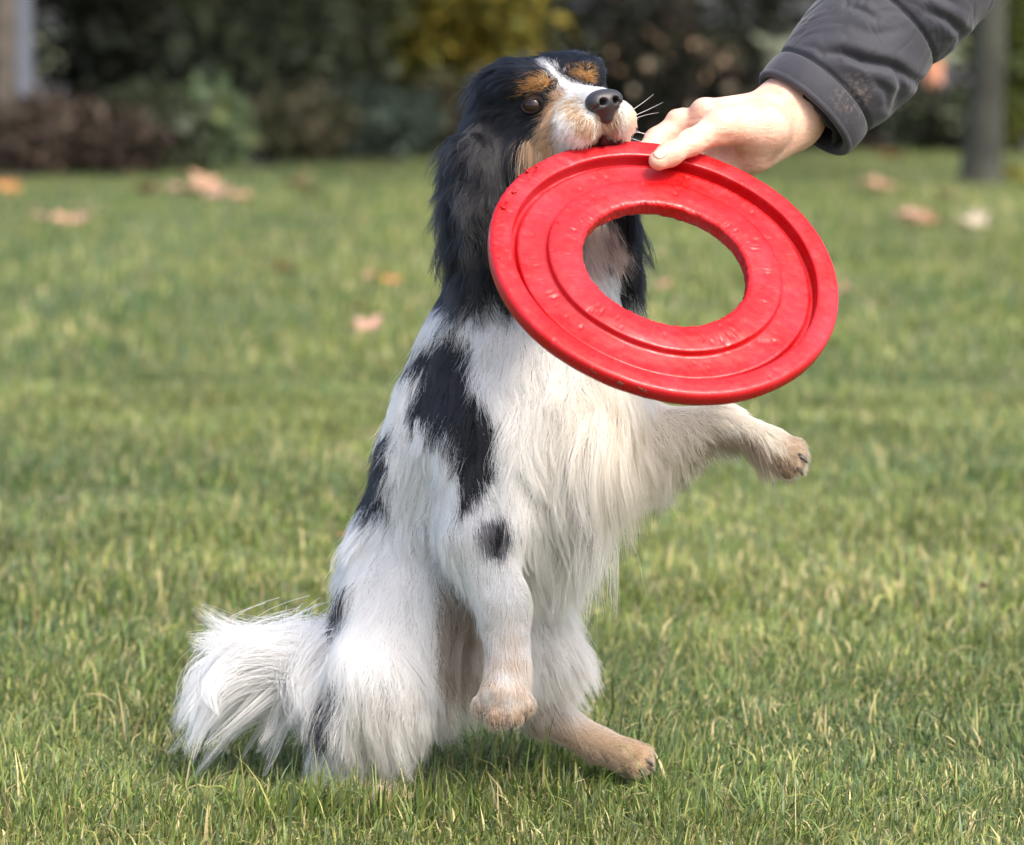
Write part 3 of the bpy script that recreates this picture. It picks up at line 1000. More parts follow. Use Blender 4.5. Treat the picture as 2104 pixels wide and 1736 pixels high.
        for i in range(nseg):
            x0, y0 = line[i]; x1, y1 = line[i + 1]
            L2 = (x1 - x0) ** 2 + (y1 - y0) ** 2
            h = np.clip(((px - x0) * (x1 - x0) + (py - y0) * (y1 - y0)) / L2, 0, 1)
            dd = np.hypot(px - x0 - h * (x1 - x0), py - y0 - h * (y1 - y0))
            cr = ((x1 - x0) * (py - y0) - (y1 - y0) * (px - x0)) / math.sqrt(L2)
            m = dd < d
            d = np.where(m, dd, d); sg_ = np.where(m, np.sign(cr), sg_); tt = np.where(m, (i + h) / nseg, tt)
        taper = np.sqrt(np.clip(np.sin(math.pi * np.clip(tt, .04, .96)), 0, 1))
        sd_ = d * sg_
        disp = disp + facing * cuff * taper * (-dep * np.exp(-(sd_ / wid) ** 2) + roll * np.exp(-((sd_ - 2.6 * wid) / (2.0 * wid)) ** 2) + 0.5 * roll * np.exp(-((sd_ + 2.2 * wid) / (1.8 * wid)) ** 2))
    sg = np.minimum.reduce([np.abs(SS - q) for q in seams])
    disp = disp - 0.0022 * np.exp(-(sg / 0.0016) ** 2)
    R = R + np.where(out, disp + gather, 0)
    bend = 0.10 * np.clip(SS - 0.12, 0, 1) ** 2 * 6
    ctr = c0 + A * SS[..., None] + np.array([0.2, 0.5, 0.0]) * bend[..., None]
    V = ctr + U1 * (R * np.cos(TT))[..., None] * 1.03 + U2 * (R * np.sin(TT))[..., None] * 0.94
    n = len(S)
    I = np.arange(n - 1)[:, None]; J = np.arange(NS)[None, :]
    F = np.stack([I * NS + J, I * NS + (J + 1) % NS, (I + 1) * NS + (J + 1) % NS, (I + 1) * NS + J], -1).reshape(-1, 4)
    cap = np.array([[(n - 1) * NS + j for j in range(NS)]])
    ks = Nodes('nylon')
    n1 = ks.noise(25, 4); n2 = ks.noise(260, 5, .65); n3 = ks.noise(85, 5, .6)
    c1 = ks.ramp(n1.outputs[0], [(0.3, (0.023, 0.0235, 0.031)), (0.7, (0.033, 0.0325, 0.041))])
    # dried mud by the cuff
    geo = ks.new('ShaderNodeNewGeometry')
    vm = ks.new('ShaderNodeVectorMath', operation='DISTANCE')
    st = P(1772, 203, YW - 0.035)
    vm.inputs[1].default_value = tuple(st)
    ks.l.new(geo.outputs['Position'], vm.inputs[0])
    md = ks.ramp(vm.outputs['Value'], [(0.004, (1, 1, 1)), (0.028, (0, 0, 0))])
    spk = ks.ramp(n2.outputs[0], [(0.50, (0, 0, 0)), (0.62, (1, 1, 1))])
    mu = ks.new('ShaderNodeMath', operation='MULTIPLY')
    ks.l.new(md.outputs[0], mu.inputs[0]); ks.l.new(spk.outputs[0], mu.inputs[1])
    mu2 = ks.new('ShaderNodeMath', operation='MULTIPLY'); mu2.inputs[1].default_value = 0.55
    ks.l.new(mu.outputs[0], mu2.inputs[0])
    ks.l.new(ks.mix(mu2.outputs[0], c1.outputs[0], (0.22, 0.17, 0.12)), ks.b.inputs['Base Color'])
    ks.b.inputs['Roughness'].default_value = 0.72
    ks.b.inputs['Specular IOR Level'].default_value = 0.3
    ks.b.inputs['Sheen Weight'].default_value = 0.15
    b1 = ks.bump(n2.outputs[0], 0.25, 0.0008)
    ks.bump(n3.outputs[0], 0.22, 0.002, b1)
    slv = mesh_np('jacket_sleeve', V.reshape(-1, 3), [F, cap], ks.m, root)
    dk = mat_plain('seam_thread', (0.008, 0.008, 0.012), 0.8, 0.2, 200)
    for q in seams[:4]:
        i = int(np.argmin(np.abs(S[inner:] - q))) + inner
        ring = V[i] + nrm(V[i] - ctr[i]) * 0.0001
        path = np.concatenate([ring, ring[:1]])
        v, ff = tube(path, 0.0009, 6)
        mesh_np('seam', v, ff[:1], dk, slv)
    # ragged knitted inner cuff
    NS2 = 120
    t2 = np.arange(NS2) / NS2 * 2 * math.pi
    rows = [(0.05, .0335), (0.03, .0325), (0.016, .0315), (0.006, .0310), (0.001, .0318), (0.002, .0332), (0.012, .0338)]
    vv = []
    for s, rd in rows:
        low = 0.5 + 0.5 * np.cos(t2 - math.pi)
        e = 0.0010 * np.sin(t2 * 7) + 0.0007 * np.sin(t2 * 13 + 1)
        s2 = s + (e - 0.003 * low) * (1 if s < 0.02 else 0.2)
        rd2 = rd + 0.0005 * np.sin(t2 * 40 + s * 300)
        vv.append(c0 + A * s2[:, None] + U1 * (rd2 * np.cos(t2))[:, None] + U2 * (rd2 * np.sin(t2))[:, None] * 0.92)
    vv = np.array(vv)
    I = np.arange(len(rows) - 1)[:, None]; J = np.arange(NS2)[None, :]
    F = np.stack([I * NS2 + J, I * NS2 + (J + 1) % NS2, (I + 1) * NS2 + (J + 1) % NS2, (I + 1) * NS2 + J], -1).reshape(-1, 4)
    mesh_np('inner_cuff', vv.reshape(-1, 3), [F], mat_plain('knit', (0.016, 0.016, 0.020), 0.95, 0.4, 700, 0.8), slv)
    tag(root, 'outstretched arm in a dark padded jacket sleeve gripping the red ring', 'person')


# ================================================================== DOG
WHITE = np.array([0.80, 0.79, 0.77]); CREAM = np.array([0.76, 0.67, 0.53]); BLACK = np.array([0.010, 0.010, 0.012])
TAN = np.array([0.44, 0.20, 0.055]); MUD = np.array([0.50, 0.33, 0.19]); PINK = np.array([0.56, 0.40, 0.36]); BRN = np.array([0.20, 0.12, 0.065])
GREY = np.array([0.22, 0.21, 0.23])

# head frame: forward along the muzzle, right is the dog's own right (towards the left of the picture)
HF = nrm(np.array([0.42, -0.895, 0.150]))
HR = nrm(np.cross(HF, np.array([0, 0, 1.0])))
HU = np.cross(HR, HF)
_rl = math.radians(8)
HR, HU = HR * math.cos(_rl) - HU * math.sin(_rl), HU * math.cos(_rl) + HR * math.sin(_rl)
HC = P(1117, 241, 0.013)
HM = np.stack([HF, HR, HU])                # rows: local axes


def H(a, b, c):
    return HC + HF * a + HR * b + HU * c


def dog_field():
    f = Field(P(560, 1700, 0) * [1, 0, 0] + [0, -0.17, -0.006], P(1720, 60, 0) * [1, 0, 1] + [0, 0.20, 0.0], 0.0028)
    def C(a, ra, b, rb, k=0.02): f.cap(P(*a), P(*b), ra, rb, k)
    # trunk
    C((1062, 620, .045), .046, (1055, 720, .03), .060, .03)
    C((1055, 720, .03), .062, (1052, 800, .025), .074, .03)
    C((1052, 800, .025), .074, (1022, 930, .03), .083, .03)
    C((1022, 930, .03), .083, (905, 1150, .05), .067, .03)
    C((905, 1150, .05), .067, (852, 1290, .055), .060, .03)
    # chest, turned towards the camera and right
    C((1130, 740, .0), .054, (1142, 880, -.005), .056, .04)
    C((1142, 880, -.005), .056, (1055, 1060, .03), .054, .04)
    # neck
    C((1068, 330, .055), .042, (1065, 620, .045), .048, .02)
    # near foreleg
    C((1010, 900, -.035), .045, (998, 1080, -.062), .034, .02)
    C((980, 1112, -.072), .0245, (1034, 1240, -.084), .0185, .012)
    C((1034, 1240, -.084), .0180, (1045, 1375, -.094), .0150, .010)
    C((1045, 1375, -.094), .0150, (1036, 1430, -.102), .0185, .008)
    for x, y, Y in ((992, 1452, -.104), (1018, 1474, -.115), (1052, 1474, -.116), (1078, 1450, -.107)):
        C((1036, 1418, -.10), .0085, (x, y, Y), .0082, .0022)
    # far foreleg, lifted out to the right
    C((1225, 870, .03), .044, (1335, 925, .02), .030, .02)
    C((1335, 912, .02), .027, (1484, 868, .0), .0130, .015)
    C((1484, 868, .0), .0128, (1585, 914, -.025), .0112, .010)
    C((1585, 914, -.025), .0112, (1612, 932, -.032), .0135, .008)
    for x, y, Y in ((1640, 922, -.034), (1646, 940, -.042), (1640, 960, -.044), (1622, 972, -.038)):
        C((1600, 930, -.03), .0080, (x - 3, y - 3, Y), .0066, .0022)
    # near hind leg
    C((835, 1280, .005), .052, (778, 1400, -.030), .039, .03)
    C((778, 1400, -.030), .035, (712, 1520, -.010), .022, .02)
    C((712, 1520, -.010), .0195, (700, 1620, -.020), .0165, .012)
    C((700, 1630, -.020), .0165, (790, 1652, -.055), .0165, .01)
    for x, y, Y in ((800, 1662, -.070), (822, 1660, -.066), (835, 1652, -.056), (775, 1668, -.066)):
        C((780, 1652, -.05), .010, (x, y, Y), .0085, .005)
    # far hind leg
    C((980, 1240, .08), .050, (1092, 1318, .045), .034, .03)
    C((1092, 1318, .045), .031, (1112, 1455, .055), .0175, .02)
    C((1115, 1460, .055), .0155, (1230, 1532, .03), .0118, .01)
    C((1230, 1532, .03), .0118, (1294, 1558, .012), .0140, .008)
    for x, y, Y in ((1318, 1556, .0), (1322, 1570, .004), (1308, 1578, -.004), (1322, 1548, .012)):
        C((1288, 1552, .012), .0080, (x + 2, y, Y), .0068, .002)
    # tail
    C((760, 1310, .06), .026, (660, 1345, .055), .016, .02)
    C((660, 1345, .055), .016, (560, 1385, .05), .0085, .012)
    # head
    E = lambda a, rad, k=.015, sub=False, R=HM: f.ell(H(*a), R, rad, k, sub)
    E((-.004, 0, .0), (.054, .0495, .045))
    E((.000, .026, .022), (.036, .022, .024), .012)
    E((.000, -.026, .022), (.036, .022, .024), .012)
    f.cap(H(.03, .016, -.008), H(.066, .009, -.012), .023, .018, .012)
    f.cap(H(.03, -.016, -.008), H(.066, -.009, -.012), .023, .018, .012)
    f.cap(H(.05, 0, -.003), H(.094, 0, -.006), .018, .0150, .012)
    E((.080, .0150, -.0160), (.025, .0165, .0150), .008)
    E((.058, .0210, -.026), (.020, .0120, .0155), .010)
    E((.080, -.0150, -.0160), (.025, .0165, .0150), .008)
    f.cap(H(.02, .030, -.030), H(.055, .022, -.030), .020, .014, .015)
    f.cap(H(.02, -.030, -.030), H(.055, -.022, -.030), .020, .014, .015)
    f.cap(H(.0, 0, -.046), H(.062, 0, -.052), .024, .011, .015)       # lower jaw
    f.cap(H(.035, .030, .027), H(.046, .020, .025), .009, .009, .012)   # brows
    f.cap(H(.035, -.030, .027), H(.046, -.020, .025), .009, .009, .012)
    f.cap(H(.105, 0, -.020), H(.098, 0, -.040), .0012, .003, .004, sub=True)
    # eye sockets
    E((.052, .0335, .0075), (.0085, .0085, .0070), .005, True)
    E((.052, -.0335, .0075), (.0085, .0085, .0070), .005, True)
    # ears: broad leathers hanging flat against the neck
    eR = np.stack([nrm(HR * 1.0 + np.array([-.1, -.2, 0])), nrm(np.cross([0, 0, 1.0], HR)), [0, 0, 1.0]])
    f.ell(P(988, 368, -.006), eR, (.015, .030, .038), .030)
    f.ell(P(978, 430, -.022), eR, (.0155, .033, .056), .012)
    f.ell(P(988, 540, -.022), eR, (.0135, .030, .044), .012)
    f.ell(P(1238, 330, .055), eR, (.013, .024, .045), .012)
    f.ell(P(1258, 450, .038), eR, (.0140, .024, .050), .012)
    f.ell(P(1240, 520, .022), np.eye(3), (.024, .020, .028), .010)
    f.cap(P(1140, 400, .02), P(1150, 640, .01), .036, .045, .02)
    f.ell(P(1268, 560, .032), eR, (.011, .019, .032), .012)
    return f


# coat patches: outlines on the dog's flank (photograph units at depth Yr), front half only up to Ymax
PATCH = [
    (BLACK, .0, .06, [(926, 672), (953, 706), (965, 752), (961, 800), (980, 818), (1009, 855), (1017, 932), (1009, 985), (978, 1028), (940, 1072), (944, 1010), (940, 935), (903, 905), (868, 880), (832, 864), (848, 824), (862, 792), (846, 772), (820, 770), (880, 700)]),
    (BLACK, .03, .30, [(800, 895), (793, 940), (788, 1000), (796, 1075), (778, 1047), (770, 1035), (757, 1092), (744, 1060), (700, 1040), (740, 900)]),
    (BLACK, .03, .30, [(700, 1228), (716, 1251), (709, 1272), (686, 1296), (660, 1290), (670, 1240)]),
    (BLACK, -.02, .10, [(680, 1440), (690, 1483), (677, 1526), (650, 1545), (640, 1520), (655, 1450)]),
    (GREY, -.06, .0, [(985, 1075), (1040, 1060), (1055, 1104), (1035, 1150), (1000, 1150), (982, 1110)]),
    (BLACK, -.06, .0, [(1008, 1092), (1038, 1072), (1047, 1104), (1028, 1115), (1020, 1165), (1009, 1134)]),
    (GREY, -.03, .1, [(1192, 1035), (1212, 1030), (1216, 1080), (1200, 1085)]),
]


def to_px(p, Yr=0):
    rel = p - CAM
    zc = rel[:, 1] * CP - rel[:, 2] * SP
    return 1052 + FPX * rel[:, 0] / zc, 868 - FPX * (rel[:, 1] * SP + rel[:, 2] * CP) / zc


def coat(p, jit=0.004, r=None):
    """coat colour at skin points p"""
    r = r or np.random.default_rng(3)
    n = len(p)
    q = p + r.normal(0, jit, (n, 3)) + 0.0022 * np.stack([noise3(p, 90, 1), noise3(p, 90, 2), noise3(p, 90, 3)], -1)
    x, y = to_px(q, 0.0)
    c = np.tile(WHITE, (n, 1))
    # warm cream on chest and legs, muddy towards the paws
    def blend(c, w, k): return c * (1 - w[:, None]) + k * w[:, None]
    wc = np.clip((x - 1040) / 260, 0, 1) * np.clip((y - 640) / 200, 0, 1) * 0.75
    wc = np.maximum(wc, 0.55 * np.clip((y - 1380) / 240, 0, 1))
    c = blend(c, wc, CREAM)
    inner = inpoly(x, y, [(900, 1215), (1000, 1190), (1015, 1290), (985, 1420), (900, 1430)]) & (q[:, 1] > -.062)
    c[inner] = c[inner] * 0.22 + BRN * 1.1 * 0.78  # belly and inner leg: brown dirt, with the shade there put into the colour
    pw = np.clip((y - 1230) / 170, 0, 1) * ((x > 940) & (x < 1110) & (q[:, 1] < -.055))
    c = blend(c, pw * 0.85 * np.clip(0.65 + 0.6 * noise3(q, 160, 4), 0, 1), MUD)
    pw = np.clip((y - 1415) / 50, 0, 1) * ((x > 940) & (x < 1110) & (q[:, 1] < -.055))
    c = blend(c, pw * 0.75 * np.clip(.7 + .6 * noise3(q, 420, 3), 0, 1), BRN)
    pw = np.clip((x - 1285) / 30, 0, 1) * (y > 1500)
    c = blend(c, pw * 0.7 * np.clip(.7 + .6 * noise3(q, 420, 5), 0, 1), BRN * 1.1)
    pw = np.clip((y - 1400) / 120, 0, 1) * ((x > 1080))
    c = blend(c, pw * 0.85, MUD)
    pw = np.clip((y - 1560) / 70, 0, 1) * ((x > 735) & (x < 900))
    c = blend(c, pw * 0.85, MUD * 0.9)
    pw = np.clip((y - 905 - 0.45 * np.clip(x - 1480, 0, 200)) / 45, 0, 1) * (x > 1440)
    c = blend(c, pw * 0.8, BRN * 1.2)
    c = blend(c, np.clip((x - 1590) / 40, 0, 1) * (y > 850) * (y < 1020) * .8, MUD * .7)
    fr = inpoly(x, y, [(1400, 985), (1450, 935), (1488, 896), (1530, 896), (1580, 926), (1650, 965), (1670, 1060), (1400, 1110)])
    c[fr] = c[fr] * .25 + BRN * 1.4 * .75
    for k, Yr, Ymax, poly in PATCH:
        xx, yy = to_px(q, Yr)
        m = inpoly(xx, yy, poly) & (q[:, 1] < Ymax)
        c[m] = k * r.uniform(0.8, 1.2, (m.sum(), 1))
    # head, in its own frame
    l = (q - HC) @ HM.T
    a, b, u = l[:, 0], l[:, 1], l[:, 2]
    ab = np.abs(b)
    headish = (y < 470) & (np.linalg.norm(l * [1, 1, .9], axis=1) < 0.125) & ~((y > 330) & (q[:, 1] < 0) & (x > 1060) & (a < .05))
    hc = np.tile(BLACK, (n, 1))
    blaze = (ab < 0.0035 + 0.010 * np.clip((a - .046) / .03, 0, 1)) & (u > -.004) & (a > .0)
    hc[blaze] = WHITE * 0.95
    muz = (a > .056 - .25 * np.clip(-u - .01, 0, .05)) & (u < .012)
    hc[muz] = WHITE
    front = q[:, 1] < 0.0
    def face(poly, k):
        m = inpoly(x, y, poly) & front
        hc[m] = k
    far = (b < -.016) & (a > .070) & (u < -.005)
    hc[far] = CREAM * [1, .95, .9]
    lip = (a > .088) & (ab < .011) & (u < -.010) & (u > -.030)
    hc[lip] = np.array([.40, .29, .20])
    chk = (b < -.02) & (u < -.012) & (a > .02) & (a < .066)
    hc[chk] = TAN * 1.3 + .05
    # markings of the side towards the lens
    m = front & (b > .004) & (u < .03) & (a > .01)
    blk = m & inpoly(x, y, [(940, 120), (1110, 128), (1150, 168), (1142, 190), (1136, 211), (1119, 235), (1098, 274), (1066, 316), (1056, 337), (1040, 380), (900, 380)])
    hc[blk] = BLACK
    face([(1140, 190), (1163, 190), (1152, 225), (1147, 260), (1145, 301), (1142, 325), (1084, 350), (1050, 345), (1066, 316), (1098, 274), (1119, 235), (1136, 211)], np.array([.50, .30, .16]))
    nz = noise3(q, 420, 6)
    m = inpoly(x, y, [(1160, 218), (1195, 196), (1200, 232), (1212, 253), (1216, 290), (1188, 270), (1172, 245)]) & front & (nz > -.35)
    hc[m] = np.array([.52, .33, .17])
    face([(1120, 136), (1132, 140), (1152, 156), (1180, 180), (1162, 192), (1140, 170), (1126, 150)], WHITE * .85)
    face([(1104, 120), (1118, 126), (1134, 142), (1128, 150), (1112, 136)], GREY)
    face([(1076, 178), (1090, 163), (1112, 156), (1129, 165), (1127, 178), (1105, 188), (1082, 188)], np.array([.42, .20, .06]))
    face([(1177, 144), (1192, 138), (1211, 147), (1217, 161), (1205, 170), (1186, 158)], np.array([.42, .20, .06]))
    back = ~front & (a < .05)
    hc[back] = BLACK
    c[headish] = hc[headish]
    # ears
    near = inpoly(x, y, [(880, 270), (960, 230), (1030, 260), (1075, 360), (1075, 470), (1060, 600), (1050, 640), (900, 640)]) & (q[:, 1] < .09)
    c[near] = BLACK
    fx = (x > 1195) & (y > 300) & (y < 640) & (x < 1360) & (q[:, 1] > .005)
    c[fx] = BLACK
    pink = inpoly(x, y, [(1180, 440), (1262, 455), (1300, 515), (1298, 560), (1240, 575), (1180, 570)]) & (q[:, 1] < .060) & (q[:, 1] > -.03)
    c[pink] = np.where(noise3(q, 140, 8)[:, None] > .35, PINK * 0.55, PINK * 1.1)[pink]
    return np.clip(c, 0.004, 1)


# hair flow: (x, y, Y, dx, dy, dY, length m, lift)
FLOW = [
    (1055, 640, .0, -.1, 1, 0, .030, .15), (1000, 700, -.02, -.15, 1, 0, .028, .12), (900, 760, .0, -.2, 1, 0, .028, .12),
    (880, 850, -.02, -.1, 1, 0, .034, .12), (960, 900, -.05, .05, 1, 0, .034, .1), (830, 960, .0, -.25, 1, 0, .036, .1),
    (900, 1020, -.02, -.12, 1, 0, .042, .1), (780, 1100, .02, -.3, 1, 0, .036, .12), (860, 1160, -.02, -.12, 1, 0, .052, .12),
    (730, 1230, .05, -.2, 1, 0, .034, .2), (800, 1280, -.03, -.12, 1, 0, .060, .18), (890, 1250, -.03, .05, 1, -.05, .050, .15),
    # chest feathers
    (1130, 720, -.05, .05, 1, 0, .045, .12), (1200, 760, -.06, .08, 1, 0, .070, .12), (1130, 850, -.06, .08, 1, 0, .062, .1),
    (1240, 850, -.05, -.02, 1, 0, .105, .10), (1320, 850, -.01, -.18, 1, 0, .070, .08), (1180, 980, -.05, .05, 1, 0, .095, .10),
    (1260, 960, -.03, -.22, 1, 0, .075, .10), (1120, 1060, -.02, .10, 1, 0, .062, .12), (1180, 1060, .0, .0, 1, 0, .055, .12),
    # near foreleg
    (1000, 960, -.09, .03, 1, 0, .024, .08), (1010, 1070, -.1, .05, 1, 0, .016, .08), (945, 1120, -.08, .2, 1, 0, .016, .08), (1050, 1130, -.09, .05, 1, 0, .012, .08),
    (1035, 1250, -.1, .05, 1, 0, .008, .1), (985, 1215, -.08, .12, 1, .1, .026, .18), (1044, 1370, -.11, 0, 1, 0, .009, .1), (1036, 1455, -.115, 0, 1, -.2, .0042, .10),
    # far foreleg
    (1330, 880, .0, .6, .8, 0, .020, .1), (1330, 960, .01, .10, 1, 0, .026, .15), (1400, 930, .01, .25, 1, 0, .022, .18), (1450, 905, .0, .45, 1, 0, .026, .22), (1470, 850, .0, 1, .2, 0, .010, .1),
    (1540, 885, -.02, .9, .4, 0, .009, .1), (1550, 905, -.02, .15, 1, 0, .030, .34), (1630, 936, -.04, .6, .8, 0, .0045, .12),
    # near hind leg
    (840, 1380, -.07, .0, 1, 0, .050, .16), (760, 1400, -.06, -.12, 1, 0, .055, .18), (690, 1380, .0, -.25, 1, 0, .050, .24), (870, 1420, -.04, .05, 1, 0, .045, .2),
    (790, 1490, -.06, .05, 1, 0, .048, .2), (700, 1540, -.03, -.12, 1, 0, .035, .2), (695, 1610, -.03, -.1, 1, 0, .026, .25), (800, 1640, -.06, .3, .9, 0, .018, .25),
    # far hind leg
    (1110, 1250, .0, .2, 1, 0, .040, .15), (1150, 1260, .0, .40, 1, 0, .062, .25), (1140, 1340, .02, .75, 1, 0, .056, .34), (1115, 1340, .0, .15, 1, 0, .048, .18), (1115, 1420, .01, .2, 1, 0, .022, .12),
    (1120, 1440, .03, .3, 1, 0, .013, .12), (1180, 1500, .03, .8, .6, 0, .008, .1), (1270, 1550, .01, .9, .4, 0, .007, .1), (1315, 1565, .0, .8, .6, 0, .0045, .10),
    # belly and groin
    (950, 1290, .02, .1, 1, 0, .060, .15), (1000, 1250, .04, .1, 1, 0, .055, .15),
    # ears
    (990, 310, -.04, -.25, 1, -.05, .034, .14), (985, 370, -.05, -.12, 1, -.05, .046, .16), (945, 340, .0, -.40, 1, 0, .044, .24), (935, 430, .0, -.05, 1, 0, .055, .16),
    (980, 470, -.05, .02, 1, -.03, .045, .18), (985, 560, -.04, .06, 1, 0, .042, .16), (1030, 430, -.03, .15, 1, 0, .045, .15), (1030, 560, -.02, .1, 1, 0, .045, .15),
    (1255, 360, .05, .25, 1, 0, .045, .15), (1285, 460, .05, .30, 1, 0, .046, .22), (1285, 560, .04, .25, 1, 0, .032, .22), (1250, 520, .02, .1, 1, 0, .012, .1),
    (1080, 480, .0, 0, 1, 0, .030, .1), (1150, 560, -.0, .05, 1, 0, .030, .12),
]


def flow_table():
    A, D, Ln, Lf, S = [], [], [], [], []
    for x, y, Y, dx, dy, dY, ln, lf in FLOW:
        A.append(P(x, y, Y)); D.append(nrm([dx, dY, -dy])); Ln.append(ln); Lf.append(lf); S.append(.030)
    # head anchors in its frame: position, direction, length, lift
    for p, d, ln, lf in (((.03, 0, .045), (-1, 0, .1), .016, .22), ((.025, .03, .035), (-1, .45, .0), .024, .28), ((.03, -.03, .035), (-1, -.35, .0), .020, .26),
                         ((-.02, .04, .03), (-.6, .5, -.8), .038, .22), ((-.02, -.04, .03), (-.7, -.7, -.5), .024, .22), ((-.05, 0, .02), (-.8, 0, -.8), .026, .2),
                         ((.03, .05, .0), (-1, .25, -.6), .020, .18), ((.03, -.05, .0), (-1, -.2, -.5), .014, .15), ((.0, .055, -.01), (-.5, .3, -1), .038, .18), ((.0, -.055, -.01), (-.6, -.3, -1), .026, .2),
                         ((.06, 0, .012), (-1, 0, .2), .0055, .1), ((.085, 0, .006), (-1, 0, .2), .004, .1), ((.07, .025, -.01), (-.8, .3, -.6), .0065, .12), ((.07, -.025, -.01), (-.8, -.3, -.6), .0065, .12),
                         ((.098, .02, -.015), (-.4, .5, -.8), .005, .15), ((.098, -.02, -.015), (-.4, -.5, -.8), .006, .2), ((.10, .008, -.03), (.0, .2, -1), .005, .15), ((.10, -.008, -.03), (.0, -.2, -1), .005, .15),
                         ((.075, .025, -.033), (-.4, .2, -1), .007, .15), ((.075, -.025, -.033), (-.4, -.2, -1), .007, .15), ((.045, .04, -.035), (-.8, .2, -.7), .012, .12), ((.045, -.04, -.035), (-.8, -.2, -.7), .012, .12),
                         ((.05, .03, .015), (-1, .5, .3), .006, .12), ((.05, -.03, .015), (-1, -.5, .3), .006, .12), ((.05, 0, -.06), (-1, 0, -.2), .012, .1)):
        A.append(H(*p)); D.append(nrm(HF * d[0] + HR * d[1] + HU * d[2])); Ln.append(ln); Lf.append(lf); S.append(.013)
    return np.array(A), np.array(D), np.array(Ln), np.array(Lf), np.array(S)


def flow_at(p, T):
    A, D, Ln, Lf, S = T
    d = np.zeros((len(p), 3)); ln = np.zeros(len(p)); lf = np.zeros(len(p)); W = np.zeros(len(p))
    for i in range(0, len(p), 20000):
        q = p[i:i + 20000]
        r2 = ((q[:, None] - A[None]) ** 2).sum(-1) / (S ** 2)[None]
        w = 1.0 / (0.15 + r2) ** 2.2
        W = w.sum(1)
        d[i:i + 20000] = (w @ D) / W[:, None]; ln[i:i + 20000] = (w @ Ln) / W; lf[i:i + 20000] = (w @ Lf) / W
    return nrm(d), ln, lf


def strands(f, root, n, T, K=10, clump=0.72, gsz=24, seed=1):
    r = np.random.default_rng(seed)
    N = len(root)
    d, ln, lf = flow_at(root, T)

    def nearest(gi):
        kd = kdtree.KDTree(len(gi))
        for i, g in enumerate(gi): kd.insert(root[g], i)
        kd.balance()
        return np.array([kd.find(p)[1] for p in root])
    gi = r.choice(N, max(8, N // gsz), replace=False)
    own = nearest(gi)
    bi = r.choice(N, max(8, N // (gsz * 9)), replace=False)
    big = nearest(bi)
    px_, py_ = to_px(root)
    ear = inpoly(px_, py_, [(880, 270), (1000, 260), (1075, 360), (1060, 640), (890, 640)]) | ((px_ > 1190) & (px_ < 1360) & (py_ > 330) & (py_ < 640))
    body = (py_ > 640) & (ln > .03)
    wave = np.where(ear, 3.4, np.where(body, 2.3, np.where(py_ < 300, 2.0, 1.0)))
    gj = r.normal(0, 0.10, (len(gi), 3)); gph = r.uniform(0, 1.6, len(gi)); gl = r.uniform(0.72, 1.2, len(gi)); gc = r.uniform(.3, 1.0, len(gi))
    bj = r.normal(0, 0.19, (len(bi), 3)); bph = r.uniform(0, 6.28, len(bi)); bl = r.uniform(.85, 1.15, len(bi)); bf = r.uniform(3.0, 7.5, len(bi))
    stray = r.random(N) < 0.10
    ln = ln * gl[own] * bl[big] * r.uniform(0.6, 1.1, N)
    dj = d + gj[own] + bj[big] + r.normal(0, 0.06, (N, 3)) + np.where(stray[:, None], r.normal(0, .22, (N, 3)), 0)
    t_ = dj - n * (dj * n).sum(1, keepdims=True)
    t_ = t_ / np.maximum(np.linalg.norm(t_, axis=1, keepdims=True), 1e-6)
    lift = np.clip(lf + r.normal(0, 0.05, N) + np.where(stray, .06, 0), 0.03, 1)[:, None]
    cur = nrm(t_ * (1 - lift) + n * lift)
    pts = np.zeros((N, K, 3)); pts[:, 0] = root - n * 0.0008
    side = nrm(np.cross(n, d) + 1e-6)
    step = (ln / (K - 1))[:, None]
    lw = np.clip(ln / 0.05, 0, 1)[:, None]
    sph = r.uniform(0, 6.28, N); sf = r.uniform(4, 10, N)
    for k in range(1, K):
        t = k / (K - 1)
        ph = bph[big] + gph[own] + t * bf[big]
        w = (np.sin(ph)[:, None] * side + 0.55 * np.cos(ph * 1.13)[:, None] * n) * 0.10 * wave[:, None] * lw
        w = w + side * (np.sin(sph + sf * t) * .035)[:, None] * lw
        cur = nrm(cur + (dj - cur) * 0.20 + np.array([0, 0, -0.08]) * lw + w)
        p = pts[:, k - 1] + cur * step
        dist = f.sample(p)
        low = 0.0012 + 0.004 * t * lift[:, 0]
        pen = dist < low
        if pen.any():
            g = f.grad(p[pen])
            p[pen] += g * (low[pen] - dist[pen])[:, None]
        p[:, 2] = np.maximum(p[:, 2], 0.004)
        pts[:, k] = p
    # gather tips into locks, some tight, some loose, a few hairs free
    off = (root - root[gi][own])[:, None]
    amt = clump * gc[own] * np.clip(ln / 0.02, 0.2, 1) * np.where(stray, .1, 1)
    t = (np.linspace(0, 1, K) ** 1.4)[None, :, None] * amt[:, None, None]
    pts = pts * (1 - t) + (pts[gi][own] + off * 0.45) * t
    return pts, ln


def hair_mat():
    k = Nodes('dog_hair')
    a = k.new('ShaderNodeAttribute', attribute_name='col')
    h = k.new('ShaderNodeBsdfHairPrincipled')
    h.parametrization = 'COLOR'
    k.l.new(a.outputs['Color'], h.inputs['Color'])
    h.inputs['Roughness'].default_value = 0.30
    h.inputs['Radial Roughness'].default_value = 0.55
    h.inputs['Random Roughness'].default_value = 0.2
    d = k.new('ShaderNodeBsdfDiffuse')
    k.l.new(a.outputs['Color'], d.inputs['Color'])
    ms = k.new('ShaderNodeMixShader'); ms.inputs[0].default_value = 0.45
    k.l.new(h.outputs[0], ms.inputs[1]); k.l.new(d.outputs[0], ms.inputs[2])
    k.l.new(ms.outputs[0], k.out.inputs['Surface'])
    return k.m


